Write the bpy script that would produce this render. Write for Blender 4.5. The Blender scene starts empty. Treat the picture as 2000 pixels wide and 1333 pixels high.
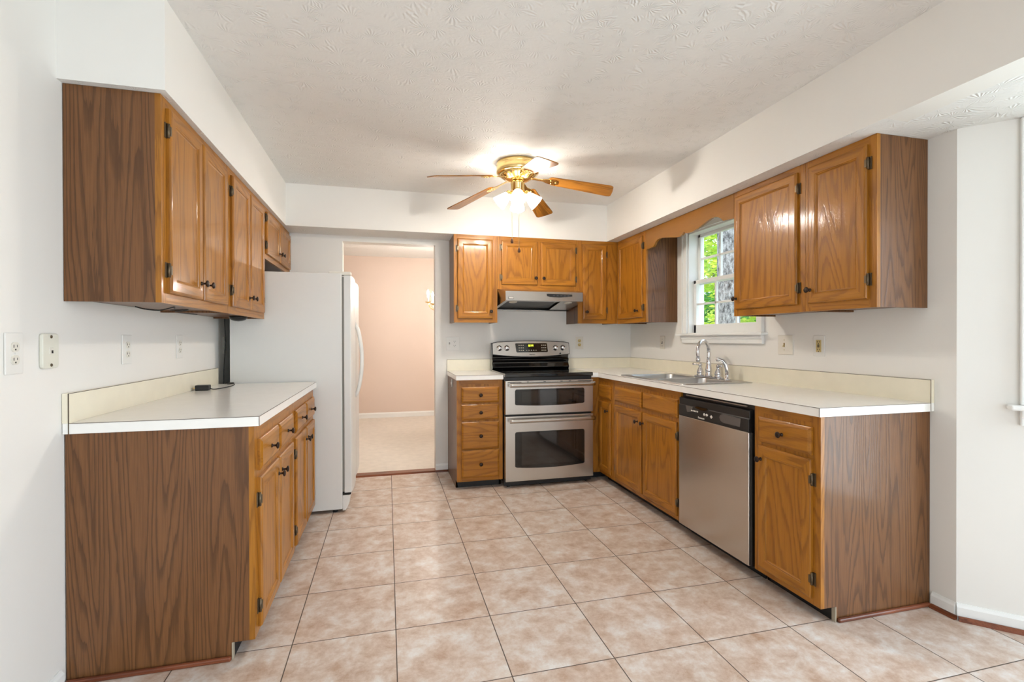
import bpy, bmesh, math, random
from mathutils import Vector, Matrix
random.seed(7)
S = bpy.context.scene
COL = S.collection
R = math.radians

# ------------------------------------------------------------------ camera, world, light, exposure
yaw, pit, rol = R(14.375), R(-0.276), R(-0.133)
CH = 1.2053
fw = Vector((math.sin(yaw)*math.cos(pit), math.cos(yaw)*math.cos(pit), math.sin(pit)))
ri = Vector((math.cos(yaw), -math.sin(yaw), 0))
up = ri.cross(fw)
ri2 = ri*math.cos(rol) + up*math.sin(rol)
up2 = -ri*math.sin(rol) + up*math.cos(rol)
cd = bpy.data.cameras.new('camera')
cam = bpy.data.objects.new('camera', cd)
COL.objects.link(cam)
cd.sensor_width = 36.0
cd.lens = 949.675*36/2000
cd.clip_start = 0.02
cam.matrix_world = Matrix(((ri2.x, up2.x, -fw.x, 0), (ri2.y, up2.y, -fw.y, 0), (ri2.z, up2.z, -fw.z, CH), (0, 0, 0, 1)))
S.camera = cam

S.view_settings.view_transform = 'Standard'
S.view_settings.look = 'None'
S.view_settings.gamma = 1.0
S.view_settings.use_curve_mapping = False
S.view_settings.exposure = 0.78

w = bpy.data.worlds.new('world')
S.world = w
w.use_nodes = True
w.node_tree.nodes['Background'].inputs[0].default_value = (0.72, 0.86, 1.0, 1)
w.node_tree.nodes['Background'].inputs[1].default_value = 1.7

def lamp(name, kind, loc, energy, color, target=None, **kw):
    d = bpy.data.lights.new(name, kind)
    d.energy = energy
    d.color = color
    for k, v in kw.items():
        setattr(d, k, v)
    o = bpy.data.objects.new(name, d)
    COL.objects.link(o)
    o.location = loc
    if target is not None:
        o.rotation_euler = (Vector(target)-Vector(loc)).to_track_quat('-Z', 'Y').to_euler()
    return o

DAY = (0.80, 0.90, 1.0)
WARM = (1.0, 0.74, 0.45)
lamp('sunlight', 'SUN', (0, 0, 6), 2.6, (1, 0.95, 0.85), (0.75*5, 0.6*5, 6-0.62*5), angle=0.02)
# bay daylight, and fill added at the assumed patio door and rear door
lamp('bay_daylight', 'AREA', (3.02, 0.2, 1.05), 31, DAY, (-1, 0.6, 0.75), spread=R(135), shape='RECTANGLE', size=1.35, size_y=1.9)
lamp('bay_side_daylight', 'AREA', (2.78, 1.33, 1.45), 3, DAY, (1.5, 0.05, 1.2), shape='RECTANGLE', size=0.4, size_y=1.1)
lamp('added_door_fill', 'AREA', (0.3, -5.62, 1.15), 44, DAY, (0.4, 3, 1.2), shape='RECTANGLE', size=2.6, size_y=2.0)  # frontal fill lamp, added outside the assumed rear door

# ------------------------------------------------------------------ materials
def new_mat(name):
    m = bpy.data.materials.new(name)
    m.use_nodes = True
    nt = m.node_tree
    return m, nt, nt.nodes['Principled BSDF']

def N(nt, t, **kw):
    n = nt.nodes.new(t)
    for k, v in kw.items():
        setattr(n, k, v)
    return n

def srgb(r, g, b):
    f = lambda c: (c/255/12.92) if c/255 <= 0.04045 else ((c/255+0.055)/1.055)**2.4
    return (f(r), f(g), f(b), 1)

def plain(name, col, rough=0.5, metal=0.0, coat=0.0, emit=None, estr=0.0, noise=0.0, nscale=30, bump=0.0, bscale=200):
    m, nt, p = new_mat(name)
    p.inputs['Base Color'].default_value = col
    p.inputs['Roughness'].default_value = rough
    p.inputs['Metallic'].default_value = metal
    p.inputs['Coat Weight'].default_value = coat
    p.inputs['Coat Roughness'].default_value = 0.1
    if emit:
        p.inputs['Emission Color'].default_value = emit
        p.inputs['Emission Strength'].default_value = estr
    tc = N(nt, 'ShaderNodeTexCoord')
    if noise > 0:
        n = N(nt, 'ShaderNodeTexNoise')
        n.inputs['Scale'].default_value = nscale
        n.inputs['Detail'].default_value = 3
        nt.links.new(tc.outputs['Object'], n.inputs['Vector'])
        mx = N(nt, 'ShaderNodeMix', data_type='RGBA')
        mx.inputs[6].default_value = tuple(c*(1-noise) for c in col[:3])+(1,)
        mx.inputs[7].default_value = tuple(min(1, c*(1+noise*0.6)) for c in col[:3])+(1,)
        nt.links.new(n.outputs['Fac'], mx.inputs[0])
        nt.links.new(mx.outputs[2], p.inputs['Base Color'])
    if bump > 0:
        n2 = N(nt, 'ShaderNodeTexNoise')
        n2.inputs['Scale'].default_value = bscale
        n2.inputs['Detail'].default_value = 2
        nt.links.new(tc.outputs['Object'], n2.inputs['Vector'])
        b = N(nt, 'ShaderNodeBump')
        b.inputs['Strength'].default_value = bump
        b.inputs['Distance'].default_value = 0.002
        nt.links.new(n2.outputs['Fac'], b.inputs['Height'])
        nt.links.new(b.outputs['Normal'], p.inputs['Normal'])
    return m

def wood(name, light, mid, dark, axis, rings=13, rough=0.33, coat=0.22, cross=5.5, along=0.75, pores=0.5, contrast=0.8):
    m, nt, p = new_mat(name)
    L = nt.links.new
    tc = N(nt, 'ShaderNodeTexCoord')
    oi = N(nt, 'ShaderNodeObjectInfo')
    mul = N(nt, 'ShaderNodeVectorMath', operation='MULTIPLY')
    cmb = N(nt, 'ShaderNodeCombineXYZ')
    for i in range(3):
        L(oi.outputs['Random'], cmb.inputs[i])
    mul.inputs[1].default_value = (37.0, 53.0, 71.0)
    L(cmb.outputs[0], mul.inputs[0])
    add = N(nt, 'ShaderNodeVectorMath', operation='ADD')
    L(tc.outputs['Object'], add.inputs[0])
    L(mul.outputs[0], add.inputs[1])
    def mapped(c, a):
        mp = N(nt, 'ShaderNodeMapping')
        sc = [c, c, c]
        sc['xyz'.index(axis)] = a
        mp.inputs['Scale'].default_value = sc
        L(add.outputs[0], mp.inputs['Vector'])
        return mp
    n1 = N(nt, 'ShaderNodeTexNoise')
    n1.inputs['Scale'].default_value = 1.0
    n1.inputs['Detail'].default_value = 1.5
    n1.inputs['Roughness'].default_value = 0.35
    n1.inputs['Distortion'].default_value = 0.25
    L(mapped(cross, along).outputs[0], n1.inputs['Vector'])
    n4 = N(nt, 'ShaderNodeTexNoise')
    n4.inputs['Scale'].default_value = 1.0
    n4.inputs['Detail'].default_value = 2
    L(mapped(120, 9).outputs[0], n4.inputs['Vector'])
    jag = N(nt, 'ShaderNodeMath', operation='MULTIPLY_ADD')
    jag.inputs[1].default_value = 0.55/rings
    L(n4.outputs['Fac'], jag.inputs[0])
    L(n1.outputs['Fac'], jag.inputs[2])
    mm = N(nt, 'ShaderNodeMath', operation='MULTIPLY')
    mm.inputs[1].default_value = rings
    L(jag.outputs[0], mm.inputs[0])
    fr = N(nt, 'ShaderNodeMath', operation='FRACT')
    L(mm.outputs[0], fr.inputs[0])
    cr = N(nt, 'ShaderNodeValToRGB')
    e = cr.color_ramp.elements
    e[0].position, e[0].color = 0.0, (0, 0, 0, 1)
    e[1].position, e[1].color = 1.0, (0.0, 0.0, 0.0, 1)
    x = e.new(0.16); x.color = (0.25, 0.25, 0.25, 1)
    x = e.new(0.34); x.color = (0.9, 0.9, 0.9, 1)
    x = e.new(0.75); x.color = (1, 1, 1, 1)
    x = e.new(0.94); x.color = (0.75, 0.75, 0.75, 1)
    L(fr.outputs[0], cr.inputs['Fac'])
    # fine pores running with the grain
    n2 = N(nt, 'ShaderNodeTexNoise')
    n2.inputs['Scale'].default_value = 1.0
    n2.inputs['Detail'].default_value = 3
    L(mapped(260, 7).outputs[0], n2.inputs['Vector'])
    pr = N(nt, 'ShaderNodeValToRGB')
    pr.color_ramp.elements[0].position = 0.38
    pr.color_ramp.elements[0].color = (1-pores, 1-pores, 1-pores, 1)
    pr.color_ramp.elements[1].position = 0.56
    L(n2.outputs['Fac'], pr.inputs['Fac'])
    # broad tone drift
    n3 = N(nt, 'ShaderNodeTexNoise')
    n3.inputs['Scale'].default_value = 1.0
    n3.inputs['Detail'].default_value = 2
    L(mapped(22, 1.2).outputs[0], n3.inputs['Vector'])
    base = N(nt, 'ShaderNodeMix', data_type='RGBA')
    base.inputs[6].default_value = mid
    base.inputs[7].default_value = light
    L(n3.outputs['Fac'], base.inputs[0])
    g = N(nt, 'ShaderNodeMath', operation='MULTIPLY')
    L(cr.outputs['Color'], g.inputs[0])
    L(pr.outputs['Color'], g.inputs[1])
    g2 = N(nt, 'ShaderNodeMapRange')
    g2.inputs[3].default_value = 1-contrast
    L(g.outputs[0], g2.inputs[0])
    mx = N(nt, 'ShaderNodeMix', data_type='RGBA')
    mx.inputs[6].default_value = dark
    L(g2.outputs[0], mx.inputs[0])
    L(base.outputs[2], mx.inputs[7])
    L(mx.outputs[2], p.inputs['Base Color'])
    p.inputs['Roughness'].default_value = rough
    p.inputs['Coat Weight'].default_value = coat
    p.inputs['Coat Roughness'].default_value = 0.09
    p.inputs['Specular IOR Level'].default_value = 0.3
    b = N(nt, 'ShaderNodeBump')
    b.inputs['Strength'].default_value = 0.25
    b.inputs['Distance'].default_value = 0.0008
    L(g.outputs[0], b.inputs['Height'])
    L(b.outputs['Normal'], p.inputs['Normal'])
    L(b.outputs['Normal'], p.inputs['Coat Normal'])
    return m

OAK = dict(light=srgb(186, 124, 36), mid=srgb(158, 98, 20), dark=srgb(100, 56, 10))
oak = {a: wood('honey_oak_'+a, axis=a, rings=15, contrast=0.5, pores=0.35, rough=0.42, coat=0.3, **OAK) for a in 'xyz'}
LAM = dict(light=srgb(130, 88, 52), mid=srgb(116, 76, 42), dark=srgb(74, 46, 24))
laminate = wood('brown_wood_laminate', axis='z', rings=26, rough=0.36, coat=0.2, cross=7.5, along=0.42, pores=0.4, contrast=0.75, **LAM)
shoe_wood = {a: wood('red_brown_shoe_'+a, srgb(150, 88, 58), srgb(126, 66, 40), srgb(84, 40, 22), a, rings=6) for a in 'xyz'}
blade_wood = wood('fan_blade_oak', srgb(190, 128, 52), srgb(160, 102, 34), srgb(96, 56, 18), 'x', rings=9, cross=12, along=1.2)
valance_wood = wood('valance_plywood', srgb(158, 106, 36), srgb(146, 94, 28), srgb(120, 74, 18), 'y', rings=4, contrast=0.35, pores=0.25)

wall_paint = plain('warm_white_wall_paint', srgb(241, 238, 232), 0.6, noise=0.02, nscale=3, bump=0.04, bscale=350)
white_trim = plain('white_trim_paint', srgb(246, 246, 243), 0.35, noise=0.01)
pink_paint = plain('pink_beige_wall_paint', srgb(232, 212, 198), 0.65, noise=0.02, nscale=3)
carpet_mat = plain('cream_carpet', srgb(236, 228, 218), 0.95, noise=0.14, nscale=14, bump=0.6, bscale=400)
cream_lam = plain('cream_counter_laminate', srgb(250, 248, 243), 0.2, noise=0.05, nscale=16)
cream_splash = plain('cream_splash_laminate', srgb(244, 236, 214), 0.33, noise=0.07, nscale=13)
seam_mat = plain('dark_laminate_seam', srgb(92, 78, 62), 0.6, noise=0.1)
white_app = plain('white_appliance_enamel', srgb(228, 227, 222), 0.32, noise=0.01, bump=0.12, bscale=500)
white_plastic = plain('white_plastic', srgb(236, 234, 228), 0.35, noise=0.01)
cream_plastic = plain('cream_plastic', srgb(228, 224, 212), 0.4, noise=0.02)
ivory_plastic = plain('ivory_device_plastic', srgb(206, 184, 126), 0.4, noise=0.02)
grey_gasket = plain('grey_gasket', srgb(150, 148, 140), 0.6, noise=0.05)
black_plastic = plain('black_plastic', srgb(24, 23, 23), 0.35, noise=0.1)
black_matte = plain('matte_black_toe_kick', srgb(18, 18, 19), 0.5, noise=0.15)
dark_slot = plain('dark_slot', srgb(30, 26, 22), 0.7, noise=0.1)
bronze = plain('dark_bronze_knob', srgb(58, 46, 40), 0.35, 0.75, noise=0.15, nscale=60)
hinge_mat = plain('antique_hinge_metal', srgb(112, 98, 78), 0.4, 0.8, noise=0.2, nscale=80)
chrome = plain('chrome', srgb(225, 225, 228), 0.06, 1.0, noise=0.01)
brass = plain('polished_brass', srgb(236, 206, 140), 0.18, 1.0, noise=0.04)
black_glass = plain('black_ceramic_glass', srgb(10, 11, 12), 0.06, 0.0, coat=0.6, noise=0.1)
oven_glass = plain('oven_window_glass', srgb(34, 30, 28), 0.05, 0.0, coat=0.8, noise=0.1)
grey_label = plain('grey_panel_sticker', srgb(92, 86, 82), 0.5, noise=0.05)
white_print = plain('white_print', srgb(225, 222, 214), 0.5, noise=0.02)
black_print = plain('black_print', srgb(38, 36, 36), 0.5, noise=0.02)
green_led = plain('lit_green_digits', srgb(150, 160, 20), 0.5, emit=(0.75, 0.9, 0.03, 1), estr=2.2, noise=0.02)
chain_metal = plain('pale_chain_metal', srgb(214, 196, 160), 0.35, 0.6, noise=0.05)
pull_wood = plain('dark_wood_pull', srgb(86, 50, 30), 0.4, noise=0.15)
cord_mat = plain('black_cord', srgb(28, 27, 28), 0.5, noise=0.1)
unfinished = plain('raw_board_end', srgb(176, 166, 146), 0.8, noise=0.15, nscale=60)

def steel(name, axis, col=(0.60, 0.575, 0.54, 1), rough=0.27):
    m = plain(name, col, rough, 1.0, noise=0.03, nscale=2)
    return m
steel_x = steel('brushed_steel_x', 'x')
steel_z = steel('brushed_steel_z', 'z', (0.58, 0.54, 0.50, 1), 0.24)
steel_y = steel('brushed_steel_y', 'y', (0.56, 0.57, 0.58, 1), 0.3)

def ceiling_material():
    m, nt, p = new_mat('stomped_ceiling_plaster')
    L = nt.links.new
    p.inputs['Base Color'].default_value = srgb(240, 239, 236)
    p.inputs['Roughness'].default_value = 0.8
    tc = N(nt, 'ShaderNodeTexCoord')
    n0 = N(nt, 'ShaderNodeTexNoise')
    n0.inputs['Scale'].default_value = 9
    n0.inputs['Detail'].default_value = 1
    L(tc.outputs['Object'], n0.inputs['Vector'])
    # fan-shaped brush marks: cells, each with radial ridges about its centre
    v = N(nt, 'ShaderNodeTexVoronoi')
    v.inputs['Scale'].default_value = 11.0
    v.voronoi_dimensions = '2D'
    L(tc.outputs['Object'], v.inputs['Vector'])
    sub = N(nt, 'ShaderNodeVectorMath', operation='SUBTRACT')
    scl = N(nt, 'ShaderNodeVectorMath', operation='SCALE')
    scl.inputs['Scale'].default_value = 11.0
    L(tc.outputs['Object'], scl.inputs[0])
    L(scl.outputs[0], sub.inputs[0])
    scl2 = N(nt, 'ShaderNodeVectorMath', operation='SCALE')
    scl2.inputs['Scale'].default_value = 11.0
    L(v.outputs['Position'], scl2.inputs[0])
    L(scl2.outputs[0], sub.inputs[1])
    sx = N(nt, 'ShaderNodeSeparateXYZ')
    L(sub.outputs[0], sx.inputs[0])
    at = N(nt, 'ShaderNodeMath', operation='ARCTAN2')
    L(sx.outputs[1], at.inputs[0])
    L(sx.outputs[0], at.inputs[1])
    wob = N(nt, 'ShaderNodeMath', operation='MULTIPLY_ADD')
    wob.inputs[1].default_value = 0.9
    L(n0.outputs['Fac'], wob.inputs[0])
    L(at.outputs[0], wob.inputs[2])
    fm = N(nt, 'ShaderNodeMath', operation='MULTIPLY')
    fm.inputs[1].default_value = 19
    L(wob.outputs[0], fm.inputs[0])
    sn = N(nt, 'ShaderNodeMath', operation='SINE')
    L(fm.outputs[0], sn.inputs[0])
    n1 = N(nt, 'ShaderNodeTexNoise')
    n1.inputs['Scale'].default_value = 14
    n1.inputs['Detail'].default_value = 3
    n1.inputs['Roughness'].default_value = 0.6
    L(tc.outputs['Object'], n1.inputs['Vector'])
    msk = N(nt, 'ShaderNodeMapRange')
    msk.inputs[1].default_value = 0.47
    msk.inputs[2].default_value = 0.62
    L(n1.outputs['Fac'], msk.inputs[0])
    hm = N(nt, 'ShaderNodeMath', operation='MULTIPLY')
    L(sn.outputs[0], hm.inputs[0])
    L(msk.outputs[0], hm.inputs[1])
    n2 = N(nt, 'ShaderNodeTexNoise')
    n2.inputs['Scale'].default_value = 60
    n2.inputs['Detail'].default_value = 3
    L(tc.outputs['Object'], n2.inputs['Vector'])
    ad = N(nt, 'ShaderNodeMath', operation='MULTIPLY_ADD')
    ad.inputs[1].default_value = 0.9
    L(n2.outputs['Fac'], ad.inputs[0])
    L(hm.outputs[0], ad.inputs[2])
    b = N(nt, 'ShaderNodeBump')
    b.inputs['Strength'].default_value = 0.42
    b.inputs['Distance'].default_value = 0.0035
    L(ad.outputs[0], b.inputs['Height'])
    L(b.outputs['Normal'], p.inputs['Normal'])
    return m
ceil_mat = ceiling_material()

def tile_material():
    m, nt, p = new_mat('beige_floor_tile')
    L = nt.links.new
    geo = N(nt, 'ShaderNodeTexCoord')
    sx = N(nt, 'ShaderNodeSeparateXYZ')
    L(geo.outputs['Object'], sx.inputs[0])
    def cell(out, off, size):
        a = N(nt, 'ShaderNodeMath', operation='SUBTRACT')
        L(out, a.inputs[0]); a.inputs[1].default_value = off
        d = N(nt, 'ShaderNodeMath', operation='DIVIDE')
        L(a.outputs[0], d.inputs[0]); d.inputs[1].default_value = size
        f = N(nt, 'ShaderNodeMath', operation='FRACT')
        L(d.outputs[0], f.inputs[0])
        fl = N(nt, 'ShaderNodeMath', operation='FLOOR')
        L(d.outputs[0], fl.inputs[0])
        i = N(nt, 'ShaderNodeMath', operation='SUBTRACT')
        i.inputs[0].default_value = 1.0
        L(f.outputs[0], i.inputs[1])
        mn = N(nt, 'ShaderNodeMath', operation='MINIMUM')
        L(f.outputs[0], mn.inputs[0]); L(i.outputs[0], mn.inputs[1])
        return mn, fl
    ex, fx = cell(sx.outputs[0], 0.030-8*0.3975, 0.3975)
    ey, fy = cell(sx.outputs[1], 2.066-12*0.3925, 0.3925)
    mn = N(nt, 'ShaderNodeMath', operation='MINIMUM')
    L(ex.outputs[0], mn.inputs[0]); L(ey.outputs[0], mn.inputs[1])
    gr = N(nt, 'ShaderNodeMapRange')
    gr.inputs[1].default_value = 0.0035
    gr.inputs[2].default_value = 0.0065
    L(mn.outputs[0], gr.inputs[0])
    cb = N(nt, 'ShaderNodeCombineXYZ')
    L(fx.outputs[0], cb.inputs[0]); L(fy.outputs[0], cb.inputs[1])
    wn = N(nt, 'ShaderNodeTexWhiteNoise')
    L(cb.outputs[0], wn.inputs['Vector'])
    off = N(nt, 'ShaderNodeVectorMath', operation='MULTIPLY_ADD')
    off.inputs[1].default_value = (9, 9, 9)
    L(wn.outputs['Color'], off.inputs[0]); L(geo.outputs['Object'], off.inputs[2])
    n1 = N(nt, 'ShaderNodeTexNoise')
    n1.inputs['Scale'].default_value = 10
    n1.inputs['Detail'].default_value = 12
    n1.inputs['Roughness'].default_value = 0.72
    n1.inputs['Distortion'].default_value = 0.15
    L(off.outputs[0], n1.inputs['Vector'])
    cr = N(nt, 'ShaderNodeValToRGB')
    e = cr.color_ramp.elements
    e[0].position, e[0].color = 0.33, srgb(184, 152, 128)
    e[1].position, e[1].color = 0.68, srgb(231, 228, 224)
    x = e.new(0.5); x.color = srgb(211, 192, 177)
    L(n1.outputs['Fac'], cr.inputs['Fac'])
    mx = N(nt, 'ShaderNodeMix', data_type='RGBA')
    mx.inputs[6].default_value = srgb(84, 70, 58)
    L(gr.outputs[0], mx.inputs[0])
    L(cr.outputs['Color'], mx.inputs[7])
    L(mx.outputs[2], p.inputs['Base Color'])
    rr = N(nt, 'ShaderNodeMapRange')
    rr.inputs[3].default_value = 0.7
    rr.inputs[4].default_value = 0.34
    L(gr.outputs[0], rr.inputs[0])
    L(rr.outputs[0], p.inputs['Roughness'])
    n2 = N(nt, 'ShaderNodeTexNoise')
    n2.inputs['Scale'].default_value = 90
    n2.inputs['Detail'].default_value = 2
    L(geo.outputs['Object'], n2.inputs['Vector'])
    ad = N(nt, 'ShaderNodeMath', operation='MULTIPLY_ADD')
    ad.inputs[1].default_value = 0.25
    L(n2.outputs['Fac'], ad.inputs[0]); L(gr.outputs[0], ad.inputs[2])
    b = N(nt, 'ShaderNodeBump')
    b.inputs['Strength'].default_value = 0.3
    b.inputs['Distance'].default_value = 0.0015
    L(ad.outputs[0], b.inputs['Height'])
    L(b.outputs['Normal'], p.inputs['Normal'])
    return m
tile_mat = tile_material()

def glass_material():
    m, nt, p = new_mat('clear_window_glass')
    nt.nodes.remove(p)
    out = nt.nodes['Material Output']
    t = N(nt, 'ShaderNodeBsdfTransparent')
    g = N(nt, 'ShaderNodeBsdfGlossy')
    g.inputs['Roughness'].default_value = 0.02
    mx = N(nt, 'ShaderNodeMixShader')
    mx.inputs[0].default_value = 0.05
    nt.links.new(t.outputs[0], mx.inputs[1])
    nt.links.new(g.outputs[0], mx.inputs[2])
    nt.links.new(mx.outputs[0], out.inputs[0])
    return m
glass = glass_material()

def bark_material():
    m, nt, p = new_mat('grey_tree_bark')
    L = nt.links.new
    tc = N(nt, 'ShaderNodeTexCoord')
    mp = N(nt, 'ShaderNodeMapping')
    mp.inputs['Scale'].default_value = (14, 14, 6)
    L(tc.outputs['Object'], mp.inputs[0])
    n = N(nt, 'ShaderNodeTexNoise')
    n.inputs['Scale'].default_value = 2.2
    n.inputs['Detail'].default_value = 8
    n.inputs['Roughness'].default_value = 0.75
    L(mp.outputs[0], n.inputs['Vector'])
    cr = N(nt, 'ShaderNodeValToRGB')
    e = cr.color_ramp.elements
    e[0].position, e[0].color = 0.38, srgb(42, 42, 44)
    e[1].position, e[1].color = 0.62, srgb(168, 170, 172)
    L(n.outputs['Fac'], cr.inputs['Fac'])
    L(cr.outputs['Color'], p.inputs['Base Color'])
    p.inputs['Roughness'].default_value = 0.9
    b = N(nt, 'ShaderNodeBump')
    b.inputs['Distance'].default_value = 0.02
    L(n.outputs['Fac'], b.inputs['Height'])
    L(b.outputs['Normal'], p.inputs['Normal'])
    return m
bark = bark_material()
def leaf_material(name, a, b):
    m, nt, p = new_mat(name)
    L = nt.links.new
    g = N(nt, 'ShaderNodeNewGeometry')
    mx = N(nt, 'ShaderNodeMix', data_type='RGBA')
    mx.inputs[6].default_value = a
    mx.inputs[7].default_value = b
    L(g.outputs['Random Per Island'], mx.inputs[0])
    L(mx.outputs[2], p.inputs['Base Color'])
    p.inputs['Roughness'].default_value = 0.55
    out = nt.nodes['Material Output']
    tr = N(nt, 'ShaderNodeBsdfTranslucent')
    L(mx.outputs[2], tr.inputs[0])
    ms = N(nt, 'ShaderNodeMixShader')
    ms.inputs[0].default_value = 0.4
    L(p.outputs[0], ms.inputs[1]); L(tr.outputs[0], ms.inputs[2])
    L(ms.outputs[0], out.inputs[0])
    return m
leaf_bright = leaf_material('sunlit_leaf', srgb(126, 176, 52), srgb(214, 222, 92))
leaf_deep = leaf_material('deep_green_leaf', srgb(24, 92, 36), srgb(96, 160, 56))
grass_mat = plain('lawn_green', srgb(96, 128, 62), 0.9, noise=0.3, nscale=6)
siding_mat = plain('pale_siding', srgb(206, 214, 208), 0.7, noise=0.03)
shade_glass = plain('lit_frosted_shade', srgb(250, 246, 236), 0.4, emit=(1.0, 0.945, 0.87, 1), estr=16.5, noise=0.01)
bulb_glow = plain('lit_bulb', srgb(255, 250, 240), 0.4, emit=(1.0, 0.95, 0.88, 1), estr=370.0, noise=0.01)
candle_glow = plain('lit_candle_bulb', srgb(255, 250, 240), 0.4, emit=(1.0, 0.93, 0.85, 1), estr=470.0, noise=0.01)

# ------------------------------------------------------------------ mesh helpers
class MB:
    """collects vertices and faces for one mesh object"""
    def __init__(s):
        s.v, s.f, s.m, s.sm = [], [], [], []
    def add(s, vs, fs, mi=0, smooth=False):
        o = len(s.v)
        s.v += [tuple(p) for p in vs]
        for f in fs:
            s.f.append([i+o for i in f])
            s.m.append(mi)
            s.sm.append(smooth)
        return s
    def box(s, x0, x1, y0, y1, z0, z1, mi=0):
        x0, x1 = sorted((x0, x1)); y0, y1 = sorted((y0, y1)); z0, z1 = sorted((z0, z1))
        vs = [(x, y, z) for z in (z0, z1) for y in (y0, y1) for x in (x0, x1)]
        return s.add(vs, [(0, 2, 3, 1), (4, 5, 7, 6), (0, 1, 5, 4), (2, 6, 7, 3), (0, 4, 6, 2), (1, 3, 7, 5)], mi)
    def prism(s, poly, axis, a, b, mi=0):
        """poly: 2-D points in the two other axes (cyclic order), extruded along axis from a to b"""
        n = len(poly)
        def P(p, t):
            return {'x': (t, p[0], p[1]), 'y': (p[0], t, p[1]), 'z': (p[0], p[1], t)}[axis]
        vs = [P(p, a) for p in poly]+[P(p, b) for p in poly]
        fs = [tuple(range(n)), tuple(range(2*n-1, n-1, -1))]+[(i, (i+1) % n, (i+1) % n+n, i+n) for i in range(n)]
        return s.add(vs, fs, mi)
    def lathe(s, prof, c, axis=(0, 0, 1), n=20, mi=0, caps=True):
        """prof: list of (radius, distance along axis)"""
        ax = Vector(axis).normalized()
        t = Vector((1, 0, 0)) if abs(ax.x) < 0.8 else Vector((0, 1, 0))
        e1 = ax.cross(t).normalized(); e2 = ax.cross(e1)
        c = Vector(c)
        vs = []
        for r, h in prof:
            for k in range(n):
                a = 2*math.pi*k/n
                vs.append(c+ax*h+(e1*math.cos(a)+e2*math.sin(a))*r)
        fs = []
        for i in range(len(prof)-1):
            for k in range(n):
                k2 = (k+1) % n
                fs.append((i*n+k, i*n+k2, (i+1)*n+k2, (i+1)*n+k))
        s.add(vs, fs, mi, True)
        if caps:
            o = len(s.v)-len(vs)
            for i in (0, len(prof)-1):
                if prof[i][0] > 1e-5:
                    s.f.append([o+i*n+k for k in range(n)]); s.m.append(mi); s.sm.append(False)
        return s
    def tube(s, pts, r, n=10, mi=0, caps=True):
        pts = [Vector(p) for p in pts]
        rs = r if isinstance(r, (list, tuple)) else [r]*len(pts)
        vs = []
        prev = None
        for i, p in enumerate(pts):
            d = (pts[min(i+1, len(pts)-1)]-pts[max(i-1, 0)]).normalized()
            if prev is None:
                t = Vector((0, 0, 1)) if abs(d.z) < 0.9 else Vector((1, 0, 0))
                e1 = d.cross(t).normalized()
            else:
                e1 = (prev-d*prev.dot(d)).normalized()
            prev = e1
            e2 = d.cross(e1)
            for k in range(n):
                a = 2*math.pi*k/n
                vs.append(p+(e1*math.cos(a)+e2*math.sin(a))*rs[i])
        fs = []
        for i in range(len(pts)-1):
            for k in range(n):
                k2 = (k+1) % n
                fs.append((i*n+k, i*n+k2, (i+1)*n+k2, (i+1)*n+k))
        s.add(vs, fs, mi, True)
        if caps:
            o = len(s.v)-len(vs)
            s.f.append([o+k for k in range(n)]); s.m.append(mi); s.sm.append(False)
            s.f.append([o+(len(pts)-1)*n+k for k in range(n)]); s.m.append(mi); s.sm.append(False)
        return s
    def map(s, fn):
        s.v = [tuple(fn(*p)) for p in s.v]
        return s
    def build(s, name, mats, parent=None, bevel=0.0, seg=2, origin=None):
        me = bpy.data.meshes.new(name)
        o = bpy.data.objects.new(name, me)
        COL.objects.link(o)
        if parent is not None:
            base = parent
            org = Vector((0, 0, 0))
            while base is not None:
                org += base.location
                base = base.parent
            o.parent = parent
        else:
            org = Vector(origin) if origin else Vector((0, 0, 0))
            o.location = org
        me.from_pydata([(p[0]-org.x, p[1]-org.y, p[2]-org.z) for p in s.v], [], s.f)
        if not isinstance(mats, (list, tuple)):
            mats = [mats]
        for m in mats:
            me.materials.append(m)
        for i, q in enumerate(me.polygons):
            q.material_index = s.m[i]
            q.use_smooth = s.sm[i]
        bm = bmesh.new()
        bm.from_mesh(me)
        bmesh.ops.recalc_face_normals(bm, faces=bm.faces)
        bm.to_mesh(me)
        bm.free()
        if bevel > 0:
            b = o.modifiers.new('bevel', 'BEVEL')
            b.width = bevel
            b.segments = seg
            b.limit_method = 'ANGLE'
            b.angle_limit = R(40)
        return o

def tag(o, label, cat, group=None, kind=None):
    o['label'] = label
    o['category'] = cat
    if group:
        o['group'] = group
    if kind:
        o['kind'] = kind
    return o

def thing(name, label, cat, loc, group=None):
    o = bpy.data.objects.new(name, None)
    COL.objects.link(o)
    o.location = loc
    o.empty_display_size = 0.1
    return tag(o, label, cat, group)

def struct(mb, name, mats, label=None, cat=None, parent=None, bevel=0.0):
    o = mb.build(name, mats, parent, bevel)
    if parent is None:
        o['kind'] = 'structure'
        if label:
            o['label'] = label
            o['category'] = cat
    return o

def rrect(x0, x1, y0, y1, r, n=5):
    pts = []
    for cx, cy, a0 in ((x1-r, y1-r, 0), (x0+r, y1-r, 90), (x0+r, y0+r, 180), (x1-r, y0+r, 270)):
        for k in range(n+1):
            a = R(a0+90*k/n)
            pts.append((cx+r*math.cos(a), cy+r*math.sin(a)))
    return pts

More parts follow.
